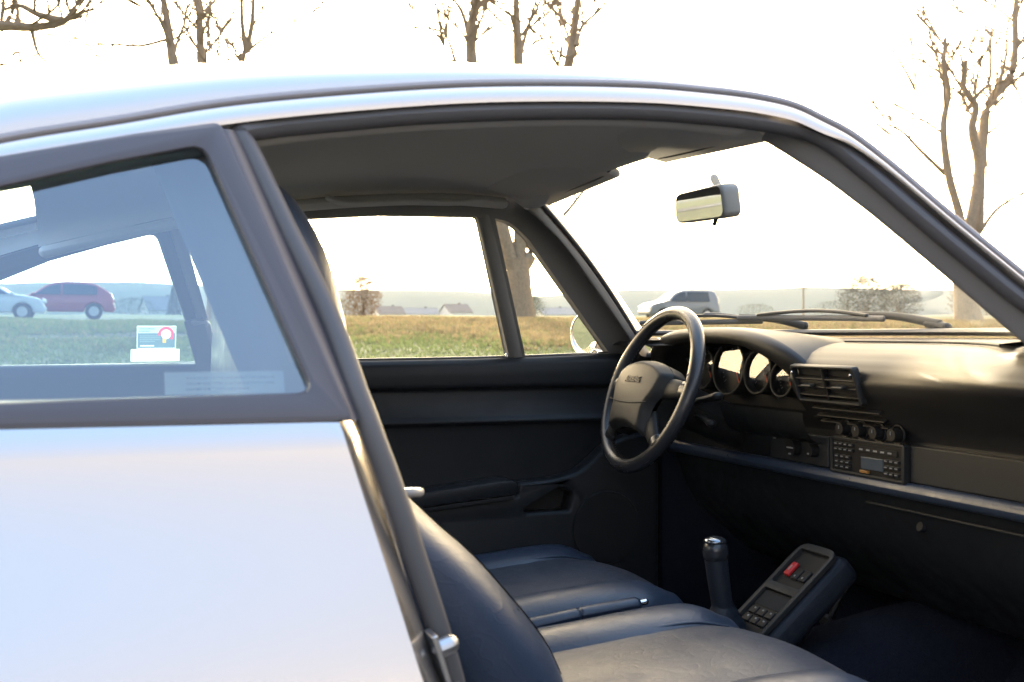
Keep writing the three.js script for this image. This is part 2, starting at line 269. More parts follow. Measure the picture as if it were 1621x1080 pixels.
// door aperture seal on the passenger side: one loop of rubber
const sealPath = [];
for (const [x, y, z] of [[0.155, 0.30, 0.70], [0.118, 0.45, 0.715], [0.076, 0.62, 0.722], [0.046, 0.715, 0.722], [0.020, 0.80, 0.716], [-0.008, 0.885, 0.700]]) sealPath.push([x, y, z]);
for (const [x, y] of [[-0.040, 0.975], [-0.078, 1.075], [-0.112, 1.165], [-0.120, 1.182]]) sealPath.push([x + 0.008, y, side(y) - 0.012]);
for (const x of [-0.08, 0, 0.1, 0.25, 0.4, 0.5, 0.58]) sealPath.push([x, bandLow(x) - 0.010, side(bandLow(x)) - 0.010]);
for (const t of [0.18, 0.33, 0.5, 0.67, 0.83, 1]) { const p = pillarOuter(t, 1); sealPath.push([p[0] - 0.016, p[1] - 0.018, p[2] - 0.008]); }
sealPath.push([1.0, 0.80, 0.71], [1.0, 0.5, 0.72], [0.97, 0.33, 0.70]);
add('door_seal', tube(sealPath, (t) => 0.0125, 160, 12), M.rubber, car);
// B-pillar on the passenger side, between window frame and seal
add('centre_pillar', grid(30, 10, (u, v) => {
  const y = lerp(0.872, 1.184, u), x = lerp(-0.026, -0.130, u), w = 0.030, k = Math.sin(v * Math.PI) * 0.006;
  return [x - 0.012 + w * v, y, side(y) + 0.006 - 0.014 * v * v + k];
}), M.anodised, car);
add('centre_pillar_trim', grid(20, 8, (u, v) => { const y = lerp(0.40, 1.19, u), x = y > 0.88 ? lerp(-0.022, -0.13, (y - 0.88) / 0.31) : jambX(y) + 0.02, z = y > 0.88 ? side(y) : 0.70; return [x + 0.012 - 0.10 * v, y, z - 0.03 - 0.045 * Math.sin(v * 2.2)]; }), M.trim, car);

function pane(points, f) { return warp(new THREE.ShapeGeometry(new THREE.Shape(points.map((p) => new THREE.Vector2(...p)))), f); }
// --- quarter windows with their frames
const quarterHole = roundPoly([[-0.060, 0.900], [-0.154, 1.163], [-0.248, 1.138], [-0.353, 1.106], [-0.446, 1.066], [-0.58, 1.0], [-0.70, 0.925], [-0.74, 0.899], [-0.4, 0.897]], [0.016, 0.016, 0, 0, 0, 0, 0.02, 0.02, 0]);
const quarterRim = roundPoly([[-0.021, 0.872], [-0.134, 1.192], ...[-0.225, -0.354, -0.46, -0.62, -0.76].map((x) => [x, bandLow(x) + 0.004]), [-0.86, 0.905], [-0.90, 0.874], [-0.4, 0.873]], [0.008, 0.01, 0, 0, 0, 0, 0, 0.03, 0.03, 0]);
for (const s of [1, -1]) {
  const w = add('quarter_window', crease(warp(plate(quarterRim, [quarterHole], 0.026, 0.005), (x, y, k) => [x, y, s * (side(y) - 0.012 + k)]), 0.5), M.anodised, car);
  add('glass_pane', pane(quarterHole, (x, y) => [x, y, s * (side(y) - 0.001)]), M.quarterGlass, w);
  w.userData.label = s > 0 ? 'quarter window beside the open door aperture' : 'quarter window with a sticker, behind the driver';
}

// --- driver's side greenhouse from inside: frame with door window and vent opening
const doorHole = roundPoly([[-0.022, 0.897], [-0.112, 1.190], [0.140, 1.202], [0.300, 1.214], [0.520, 1.217], [0.648, 0.900]], [0.008, 0.03, 0, 0, 0.012, 0.005]);
const ventHole = roundPoly([[0.549, 1.215], [0.590, 1.209], [0.640, 1.176], [0.694, 1.121], [0.908, 0.906], [0.680, 0.902]], [0.006, 0.02, 0.02, 0, 0.004, 0.004]);
const frameRim = [[-0.03, 0.872], [-0.134, 1.192], ...[-0.05, 0.1, 0.25, 0.4, 0.5, 0.6].map((x) => [x, bandLow(x) + 0.006]), [0.67, 1.235], [0.72, 1.19], [0.80, 1.11], [0.90, 1.01], [1.03, 0.872]];
const door = group('driver_door', car);
add('window_frame', crease(warp(plate(frameRim, [doorHole, ventHole], 0.03, 0.004), (x, y, k) => [x, y, -(side(y) - 0.022 + k)]), 0.5), M.trim, door);
add('window_glass', pane(doorHole, (x, y) => [x, y, -side(y)]), M.glass, door);
add('vent_glass', pane(ventHole, (x, y) => [x, y, -side(y)]), M.glass, door);
add('window_divider', tube([[0.531, 1.216, -side(1.216) + 0.012], [0.600, 1.05, -side(1.05) + 0.016], [0.664, 0.900, -side(0.9) + 0.014]], () => [0.017, 0.012], 20, 10, { up: V(0, 0.457, -0.889) }), M.trim, door);
// inner panel
const doorProfile = [[0.893, -0.706], [0.900, -0.694], [0.901, -0.684], [0.897, -0.671], [0.886, -0.662], [0.865, -0.659], [0.842, -0.660], [0.835, -0.663], [0.831, -0.672], [0.829, -0.678], [0.824, -0.679], [0.800, -0.676], [0.772, -0.668], [0.761, -0.660], [0.756, -0.660], [0.751, -0.668], [0.746, -0.674], [0.70, -0.677], [0.62, -0.677], [0.45, -0.672], [0.30, -0.665], [0.24, -0.66]];
const profileAt = (v) => { const k = v * (doorProfile.length - 1), i = Math.min(doorProfile.length - 2, Math.floor(k)), f = k - i; return [lerp(doorProfile[i][0], doorProfile[i + 1][0], f), lerp(doorProfile[i][1], doorProfile[i + 1][1], f)]; };
add('inner_panel', grid(40, 63, (u, v) => { const x = lerp(-0.06, 1.04, u), p = profileAt(v), t = table([[-0.1, 0], [0.3, 0], [0.64, 0.003], [0.9, 0.010], [1.04, 0.012]])(x); return [x, p[0] + t * smooth((p[0] - 0.84) / 0.04) - 0.006 * x * smooth((0.84 - p[0]) / 0.03) * smooth((p[0] - 0.6) / 0.1), p[1]]; }), M.vinylBlue, door);
add('sill_highlight', tube([[-0.05, 0.9005, -0.690], [0.3, 0.9005, -0.690], [0.64, 0.9035, -0.690], [0.92, 0.911, -0.690]], () => [0.0045, 0.0035], 40, 8), M.sillHighlight, door);  // thin bead added to imitate the sky reflection along the vinyl door top
for (const x of [0.641, 0.875]) add('lock_button', tube([[x, 0.894, -0.688], [x, 0.908, -0.688]], 0.0055, 4, 10), M.chrome, door);
// armrest with lid and pull, and the bulged pocket ahead of it
add('armrest', crease(warp(plate(roundPoly([[0.14, 0.552], [0.632, 0.592], [0.632, 0.622], [0.60, 0.626], [0.14, 0.580]], [0.008, 0.006, 0.010, 0.02, 0.008]), [], 0.080, 0.006), (x, y, k) => [x, y, -0.672 + k]), 0.6), M.vinylBlue, door);
add('armrest_groove', rbox(0.47, 0.010, 0.05, 0.003, [0.39, 0.566, -0.618], [0, 0, 0.082]), M.blackGap, door);
add('door_pocket', crease(warp(plate(roundPoly([[0.14, 0.30], [1.0, 0.30], [1.0, 0.722], [0.93, 0.718], [0.875, 0.700], [0.83, 0.660], [0.79, 0.632], [0.72, 0.618], [0.640, 0.614], [0.640, 0.586], [0.14, 0.540]], [0.02, 0.02, 0.02, 0.04, 0.04, 0.04, 0.05, 0.03, 0.01, 0.01, 0.01]), [roundPoly([[0.655, 0.545], [0.655, 0.598], [0.755, 0.598], [0.775, 0.585], [0.765, 0.545]], 0.008)], 0.060, 0.010, 3), (x, y, k) => [x, y, -0.672 + k]), 0.6), M.vinylBlue, door);
add('pull_recess', rbox(0.13, 0.07, 0.01, 0.003, [0.713, 0.572, -0.668]), M.blackGap, door);
add('speaker_grille', place(new THREE.CylinderGeometry(0.085, 0.09, 0.012, 32), [0.86, 0.50, -0.612], [Math.PI / 2, 0, 0]), M.vinylBlue, door);
// --- passenger door, swung open about its front edge
const openDoor = group('passenger_door', car, [1.045, 0, 0.705], 1.20);
openDoor.userData.label = 'passenger door swung wide open';
const toOpen = (g) => { const n = (g.index ? g.toNonIndexed() : g.clone()).scale(1, 1, -1).translate(-1.045, 0, -0.705), swap = (a) => { for (let i = 0; i < a.count; i += 3) for (let k = 0; k < a.itemSize; k++) { const t = a.array[(i + 1) * a.itemSize + k]; a.array[(i + 1) * a.itemSize + k] = a.array[(i + 2) * a.itemSize + k]; a.array[(i + 2) * a.itemSize + k] = t; } }; for (const k of Object.keys(n.attributes)) swap(n.attributes[k]); n.computeVertexNormals(); return n; };
for (const o of [...door.children]) add(o.name, toOpen(o.geometry), o.material === M.trim ? M.anodised : o.material, openDoor);
add('door_skin', toOpen(car.children.find((o) => o.name === 'door_skin').geometry), M.paint, openDoor);
// --- driver's exterior mirror
const em = group('door_mirror', car);
{
  const c = V(0.925, 0.955, -0.845), shell = new THREE.SphereGeometry(1, 28, 18);
  add('mirror_shell', warp(shell, (x, y, z) => [c.x + 0.075 * Math.max(-0.15, x), c.y + 0.056 * y, c.z + 0.088 * z]), M.paint, em);
  add('mirror_rim', place(new THREE.TorusGeometry(1, 0.10, 10, 40).scale(0.086, 0.054, 0.09), [c.x - 0.012, c.y, c.z], [0, Math.PI / 2, 0]), M.paint, em);
  add('mirror_glass', place(new THREE.CircleGeometry(1, 36).scale(0.080, 0.049, 1), [c.x - 0.0145, c.y, c.z], [0.10, -Math.PI / 2 + 0.03, 0]), M.mirror, em);
  add('mirror_foot', tube([[0.93, 0.925, -0.80], [0.94, 0.905, -0.745], [0.945, 0.90, -0.70]], () => [0.03, 0.016], 10, 10), M.paint, em);
}
// --- windscreen, its rubber, wipers
add('windscreen', grid(30, 16, (u, v) => screenPt(lerp(-1, 1, u), v)), M.glass, car);
add('windscreen_seal', mg([tube(Array.from({ length: 13 }, (_, i) => screenPt(lerp(-0.99, 0.99, i / 12), 0.995, 0.004)), () => [0.010, 0.007], 50, 8), tube(Array.from({ length: 9 }, (_, i) => screenPt(lerp(-0.99, 0.99, i / 8), 0.0, 0.002)), () => [0.008, 0.006], 40, 8), ...[-1, 1].map((s) => tube(Array.from({ length: 7 }, (_, i) => screenPt(s * 0.995, i / 6, 0.003)), 0.006, 30, 8))]), M.rubber, car);
add('cowl', grid(30, 6, (u, v) => { const s = lerp(-1, 1, u), b = screenPt(s, 1); return [b[0] - 0.01 + 0.16 * v, b[1] - 0.006 - 0.055 * v, b[2] * (1 + 0.12 * v)]; }), M.rubber, car);
function wiper(sPivot, sTip, lowTip) {
  const w = group('wiper', car), at = (s, t, o) => screenPt(s, t - 0.018, o);
  const piv = at(sPivot, 1.02, 0.024), elbow = at(lerp(sPivot, sTip, 0.42), 0.972, 0.030), mid = at(lerp(sPivot, sTip, 0.62), 0.94, 0.026);
  add('wiper_arm', tube([piv, at(lerp(sPivot, sTip, 0.2), 0.992, 0.030), elbow], (t) => [0.008 - 0.003 * t, 0.0095 - 0.003 * t], 30, 10), M.plasticGrey, w);
  add('wiper_rod', tube([elbow, at(lerp(sPivot, sTip, 0.52), 0.955, 0.03), mid], 0.0035, 16, 8), M.rubber, w);
  if (sPivot > 0) add('wiper_cap', tube([[piv[0], piv[1] - 0.006, piv[2] + 0.02], [piv[0], piv[1] + 0.002, piv[2] - 0.03]], () => [0.010, 0.009], 10, 12), M.plasticGrey, w);
  const bl = Array.from({ length: 9 }, (_, i) => at(lerp(lerp(sPivot, sTip, 0.22), sTip, i / 8), lerp(0.955, lowTip, i / 8), 0.010));
  add('blade', tube(bl, () => [0.003, 0.006], 40, 8), M.rubber, w);
  add('blade_bridge', tube(bl.slice(1, 8).map((p, i) => [p[0], p[1] + 0.006 + 0.009 * Math.sin(i / 6 * Math.PI), p[2]]), () => [0.006, 0.004], 40, 8), M.plasticGrey, w);
  return w;
}
wiper(0.20, -0.62, 0.93); wiper(-0.42, -0.97, 0.955);

// --- roof lining
const liningPt = (x, th) => { const p = roofPt(x, th, 0.040); return p; };
add('headliner', grid(40, 40, (u, v) => liningPt(lerp(-0.372, 0.585, u), v * Math.PI)), M.headliner, car);
add('header_trim', grid(8, 36, (u, v) => {
  const th = v * Math.PI, a = liningPt(0.580, th), s = Math.sign(Math.cos(th)) * Math.pow(Math.abs(Math.cos(th)), 0.8), b = screenPt(s * 0.99, 0.012, -0.012), k = -0.010 * Math.sin(u * Math.PI);
  return [lerp(a[0], b[0], u), lerp(a[1], b[1], u) + k, lerp(a[2], b[2], u)];
}), M.headliner, car);
for (const s of [0, 1]) add('rear_pillar_trim', grid(24, 12, (u, v) => roofPt(lerp(-0.365, -1.12, u), s ? Math.PI - v * glassTh(lerp(-0.365, -1.12, u)) : v * glassTh(lerp(-0.365, -1.12, u)), 0.03)), M.headliner, car);
for (const s of [1, -1]) {                                        // cloth roll over each door
  add('roof_side_trim', tube([-0.36, -0.2, -0.05, 0.1, 0.3, 0.45, 0.56].map((x) => [x, bandLow(x) - 0.014, s * (side(bandLow(x)) - 0.036)]), () => [0.020, 0.012], 50, 10), M.headliner, car);
  const visor = group('sun_visor', car);
  const c = V(0.592, 1.265, s * 0.27);
  add('visor_pad', crease(warp(new RoundedBoxGeometry(0.15, 0.016, 0.36, 4, 0.0075), (x, y, z) => { const k = s * z; return [c.x + x + 0.012 * (1 - (z / 0.18) ** 2) - 0.01, c.y + y - 0.20 * x - 0.045 * k - 0.04 * z * z, c.z + z]; }), 1.2), M.headliner, visor);
  add('visor_rod', tube([[0.630, 1.262, s * 0.085], [0.632, 1.256, s * 0.12], [0.630, 1.245, s * 0.43]], 0.004, 16, 8), M.plasticGrey, visor);
}
add('grab_handle', tube([[0.18, 1.236, -0.478], [0.21, 1.226, -0.462], [0.34, 1.232, -0.455], [0.46, 1.236, -0.460], [0.49, 1.244, -0.474]], () => [0.010, 0.007], 30, 10), M.headliner, car);
// --- rear-view mirror on the glass
{
  const m = group('rear_view_mirror', car, [0.752, 1.190, 0.030], 0);
  m.rotation.set(0.05, 0.05, 0.096, 'YXZ');                       // faces back and towards the driver
  const outline = roundPoly([[-0.084, -0.033], [-0.080, 0.022], [0.080, 0.032], [0.086, -0.028]], 0.016, 6);
  const toBack = (x, y, k) => [k, y, x];
  add('mirror_housing', crease(warp(plate(outline, [], 0.036, 0.006, 3), toBack), 0.6), M.housing, m);
  add('mirror_glass', warp(new THREE.ShapeGeometry(new THREE.Shape(outline.map((p) => new THREE.Vector2(p[0] * 0.94, p[1] * 0.9)))), (x, y) => [-0.0015, y, x]), M.mirror, m);
  add('mirror_back', crease(warp(new THREE.SphereGeometry(1, 20, 14), (x, y, z) => [0.028 + 0.026 * Math.max(0, x), 0.002 + 0.028 * y, 0.02 + 0.055 * z]), 1), M.housing, m);
  add('mirror_stem', tube([[0.03, 0.005, 0.01], [0.045, 0.022, 0.0], [0.040, 0.045, -0.006]], 0.008, 10, 10), M.housing, m);
  add('dip_lever', tube([[0.012, -0.026, 0.04], [0.006, -0.038, 0.04]], 0.004, 6, 8), M.plastic, m);
}

// --- dashboard
const dash = group('dashboard', car);
const dashProfile = [[1.215, 0.938], [1.17, 0.939], [1.12, 0.936], [1.075, 0.929], [1.04, 0.919], [1.012, 0.904], [0.998, 0.887], [0.994, 0.868], [1.002, 0.848], [1.018, 0.826], [1.034, 0.804], [1.044, 0.788], [1.050, 0.776], [1.052, 0.770], [1.052, 0.700], [1.050, 0.696]];
const dashAt = (v) => { const k = v * (dashProfile.length - 1), i = Math.min(dashProfile.length - 2, Math.floor(k)), f = k - i; return [lerp(dashProfile[i][0], dashProfile[i + 1][0], f), lerp(dashProfile[i][1], dashProfile[i + 1][1], f)]; };
const screenX = (z) => screenPt(clamp(z / 0.632, -1, 1), 1)[0];
const dashPt = (z, v) => { const p = dashAt(v), far = screenX(z) - 0.014, d = -0.115 * smooth((Math.abs(z) - 0.22) / 0.46), k = smooth((p[1] - 0.79) / 0.10), top = v < 0.45 ? 1 - v / 0.45 : 0; return [lerp(p[0] + d * k, lerp(1.0 + d, far, (p[0] - 1.0) / 0.215), smooth(top * 1.6)), p[1], z]; };
add('dash_pad', mg([grid(44, 45, (u, v) => dashPt(lerp(-0.050, 0.665, u), v)), grid(30, 8, (u, v) => dashPt(lerp(-0.665, -0.050, u), v * 0.19)), grid(30, 10, (u, v) => dashPt(lerp(-0.665, -0.050, u), lerp(0.66, 1, v)))]), M.dashSkin, dash);
add('defroster_panel', grid(60, 5, (u, v) => { const s = lerp(-0.96, 0.96, u), b = screenPt(s, 1); return [b[0] - 0.002 - 0.05 * v, b[1] - 0.005 - 0.006 * v, b[2] * (1 - 0.03 * v)]; }), M.dashSkin, dash);
add('dash_seam', tube(Array.from({ length: 15 }, (_, i) => { const z = lerp(-0.05, 0.6, i / 14); return [screenX(z) - 0.07, 0.9405, z]; }), 0.0022, 50, 6), M.blackGap, dash);
// padded roll and lower panels
add('knee_roll', tube([[1.045, 0.686, -0.64], [1.045, 0.686, -0.3], [1.045, 0.686, 0], [1.045, 0.686, 0.3], [1.045, 0.686, 0.655]], () => [0.014, 0.014], 40, 14), M.leather, dash);
add('lower_panel', grid(50, 16, (u, v) => { const z = lerp(-0.655, 0.655, u), x = table([[0, 1.052], [0.12, 1.062], [0.3, 1.075], [0.6, 1.12], [1, 1.26]])(v), y = table([[0, 0.676], [0.12, 0.655], [0.3, 0.62], [0.6, 0.54], [1, 0.42]])(v); return [x, y, z]; }), M.vinylBlue, dash);
add('glovebox_line', rbox(0.006, 0.004, 0.56, 0.0015, [1.060, 0.648, 0.38]), M.plasticGrey, dash);
add('glovebox_lock', place(new THREE.CylinderGeometry(0.008, 0.009, 0.008, 20), [1.071, 0.622, 0.235], [0, 0, Math.PI / 2 - 0.3]), M.vinylBlue, dash);
add('strip_panel', rbox(0.012, 0.064, 0.41, 0.003, [1.049, 0.733, 0.445]), M.plasticGrey, dash);
// centre air vent
{
  const v = group('air_vent', dash, [1.000, 0.866, 0.072], 0); v.rotation.z = 0.30;
  const W = 0.098, H = 0.036, toFace = (x, y, k) => [-k, y, x];
  add('vent_bezel', crease(warp(plate(roundPoly([[-W, -H], [W, -H], [W, H], [-W, H]], 0.007), [roundPoly([[-W + 0.007, -H + 0.005], [W - 0.007, -H + 0.005], [W - 0.007, H - 0.006], [-W + 0.007, H - 0.006]], 0.004)], 0.014, 0.003), toFace), 0.6), M.plasticGrey, v);
  add('vent_duct', rbox(0.006, 0.062, 0.182, 0.002, [0.002, 0, 0]), M.blackGap, v);
  for (const y of [0.011, -0.005, -0.021]) add('slat', rbox(0.012, 0.003, 0.180, 0.0012, [-0.006, y, 0], [0, 0, 0.35]), M.plastic, v);
  add('vent_divider', rbox(0.012, 0.060, 0.007, 0.002, [-0.006, 0, 0]), M.plastic, v);
  for (const z of [-0.048, 0.048]) add('slider', rbox(0.014, 0.0055, 0.032, 0.0022, [-0.015, -0.002, z]), M.plasticGrey, v);
  for (const z of [-0.091, 0.089]) add('vent_pivot', place(new THREE.SphereGeometry(0.0028, 10, 8), [-0.014, 0.022, z]), M.chrome, v);
}
{
  const v = group('lower_vent', dash, [1.026, 0.812, 0.098], 0); v.rotation.z = 0.62;
  for (const y of [0.010, -0.008, -0.022]) add('slat', rbox(0.010, 0.0035, 0.20, 0.0015, [-0.004, y, 0]), M.plastic, v);
}
// climate panel, radio, knobs
{
  const c = group('climate_panel', dash, [1.044, 0.731, -0.085], 0);
  add('climate_plate', rbox(0.014, 0.058, 0.20, 0.003), M.plasticGrey, c);
  add('climate_knob', place(new THREE.CylinderGeometry(0.016, 0.017, 0.018, 28), [-0.014, 0.0, -0.004], [0, 0, Math.PI / 2]), M.plastic, c);
  add('climate_knob', place(new THREE.CylinderGeometry(0.013, 0.014, 0.018, 28), [-0.014, 0.0, 0.058], [0, 0, Math.PI / 2]), M.plastic, c);
  for (const [y, z, w] of [[0.0, -0.004, 0.022], [-0.006, 0.058, 0.006], [0.012, -0.083, 0.010], [-0.012, -0.004, 0.008]]) add('climate_mark', rbox(0.002, 0.003, w, 0.0008, [-0.0235 + (z < -0.05 ? 0.016 : 0), y, z]), M.print, c);
}
{
  const r = group('car_radio', dash, [1.044, 0.731, 0.131], 0);
  add('radio_face', rbox(0.016, 0.060, 0.196, 0.003), M.plastic, r);
  add('radio_surround', crease(warp(plate(roundPoly([[-0.106, -0.034], [0.106, -0.034], [0.106, 0.034], [-0.106, 0.034]], 0.004), [roundPoly([[-0.098, -0.028], [0.098, -0.028], [0.098, 0.028], [-0.098, 0.028]], 0.003)], 0.014, 0.002), (x, y, k) => [-k + 0.003, y, x]), 0.6), M.plasticGrey, r);
  add('radio_display', rbox(0.004, 0.022, 0.062, 0.001, [-0.0085, -0.008, 0.018]), M.display, r);
  add('cassette_slot', rbox(0.004, 0.010, 0.110, 0.001, [-0.0085, 0.016, 0.032]), M.blackGap, r);
  const key = new RoundedBoxGeometry(0.006, 0.0055, 0.0115, 2, 0.001), mark = new THREE.BoxGeometry(0.0012, 0.0014, 0.0065);
  const keyAt = (y, z) => { const k = add('radio_key', key, M.plasticGrey, r); k.position.set(-0.010, y, z); const q = add('key_print', mark, M.print, k); q.position.set(-0.0033, 0.0002, 0); q.name = 'radio_key_print'; r.add(q); q.position.set(-0.0133, y, z); };
  for (let i = 0; i < 4; i++) keyAt(0.021, -0.085 + i * 0.0145);
  for (let i = 0; i < 4; i++) keyAt(0.011, -0.085 + i * 0.0145);
  for (const y of [-0.002, -0.012, -0.021]) for (let i = 0; i < 3; i++) keyAt(y, -0.082 + i * 0.016);
  for (const y of [0.002, -0.009, -0.020]) for (let i = 0; i < 3; i++) keyAt(y, 0.060 + i * 0.014);
  add('orange_key', rbox(0.006, 0.005, 0.024, 0.001, [-0.010, -0.0235, -0.002]), S({ color: lin(0.30, 0.14, 0.03), roughness: 0.5 }), r);
  for (let i = 0; i < 5; i++) add('cassette_print', rbox(0.001, 0.003, 0.010, 0.0004, [-0.0108, 0.016, -0.012 + i * 0.020]), M.print, r);
}
for (const z of [0.072, 0.120, 0.169, 0.219]) {
  const k = group('rotary_switch', dash, [1.040, 0.781, z], 0);
  add('switch_collar', place(new THREE.TorusGeometry(0.0165, 0.0025, 8, 28), [-0.004, 0, 0], [0, Math.PI / 2, 0]), M.plastic, k);
  add('switch_knob', place(new THREE.CylinderGeometry(0.011, 0.013, 0.020, 24), [-0.010, 0, 0], [0, 0, Math.PI / 2]), M.plastic, k);
  add('switch_mark', rbox(0.0015, 0.006, 0.0016, 0.0005, [-0.0207, 0.003, 0]), M.print, k);
}
// instrument binnacle
const pod = group('instrument_cluster', car);
const podZ = -0.338;
const arch = (u, hw, top, base, x, e = 0.62) => { const th = lerp(0, Math.PI, u), c = Math.cos(th), s = Math.sin(th); return [x, base + (top - base) * Math.pow(Math.max(0, s), e), podZ - hw * Math.sign(c) * Math.pow(Math.abs(c), 0.75)]; };
const lipX = (u) => 0.985 + 0.075 * Math.pow(1 - Math.sin(u * Math.PI), 1.6);
add('cluster_hood', mg([
  grid(64, 18, (u, v) => { const w = smooth(v); return arch(u, lerp(0.352, 0.330, v), lerp(0.970, 0.950, w) + 0.003 * Math.sin(v * Math.PI), lerp(0.790, 0.90, w), lerp(lipX(u), 1.20, v)); }),
  grid(64, 12, (u, v) => { const a = v * Math.PI, c = (1 - Math.cos(a)) / 2; return arch(u, lerp(0.352, 0.272, c), lerp(0.970, 0.936, c), lerp(0.790, 0.80, c), lipX(u) - 0.022 * Math.sin(a)); }),
  grid(64, 10, (u, v) => arch(u, lerp(0.272, 0.266, v), lerp(0.936, 0.932, v), 0.80, lerp(lipX(u), 1.085, v))),
]), M.dashSkin, pod);
add('cluster_fascia', grid(56, 8, (u, v) => { const p = arch(u, 0.270, 0.934, 0.790, 1.076); return [1.072, lerp(p[1], 0.79, v), p[2]]; }), M.plastic, pod);
add('cluster_base', grid(30, 8, (u, v) => { const z = lerp(-0.66, 0.0, u), th = v * 1.7; return [1.035 - 0.045 * Math.cos(th), 0.806 - 0.06 * Math.sin(th), z]; }), M.vinyl, pod);
const font = await new FontLoader().loadAsync('fonts/droid/droid_sans_bold.typeface.json');
const textGeo = (t, size, depth) => { const g = new TextGeometry(t, { font, size, depth, curveSegments: 4 }); g.computeBoundingBox(); const b = g.boundingBox; return g.translate(-(b.min.x + b.max.x) / 2, -(b.min.y + b.max.y) / 2, 0); };
const gauges = [[-0.575, 0.862, 0.036], [-0.483, 0.874, 0.046], [-0.365, 0.879, 0.058], [-0.247, 0.874, 0.046], [-0.155, 0.862, 0.036]];
for (const [z, y, r] of gauges) {
  const g = group('gauge', pod, [1.060, y, z], 0); g.rotation.set(0, 0.07, -0.105, 'YXZ');
  add('gauge_can', mg([place(new THREE.CylinderGeometry(r, r, 0.03, 40, 1, true), [0.0, 0, 0], [0, 0, Math.PI / 2]), place(new THREE.TorusGeometry(r, 0.0028, 10, 44), [-0.015, 0, 0], [0, Math.PI / 2, 0])]), M.plasticGrey, g);
  add('gauge_face', place(new THREE.CircleGeometry(r, 40), [0.006, 0, 0], [0, -Math.PI / 2, 0]), M.plastic, g);
  const marks = [];
  for (let i = 0; i <= 20; i++) { const a = lerp(-2.2, 2.2, i / 20), L = i % 5 ? r * 0.08 : r * 0.15; marks.push(new THREE.BoxGeometry(0.0008, L, 0.0014).translate(0, r * 0.88 - L / 2, 0).rotateX(-a).translate(0.0048, 0, 0)); }
  add('gauge_print', mg(marks), M.print, g);
  add('gauge_needle', new THREE.BoxGeometry(0.0012, r * 0.95, 0.0022).translate(0, r * 0.32, 0).rotateX(2.6).translate(0.003, 0, 0), M.needle, g);
  add('gauge_hub', place(new THREE.CylinderGeometry(r * 0.12, r * 0.14, 0.006, 20), [0.002, 0, 0], [0, 0, Math.PI / 2]), M.plastic, g);
  add('gauge_lens', place(new THREE.CircleGeometry(r * 0.985, 40), [-0.010, 0, 0], [0, -Math.PI / 2, 0]), M.gaugeGlass, g);
}
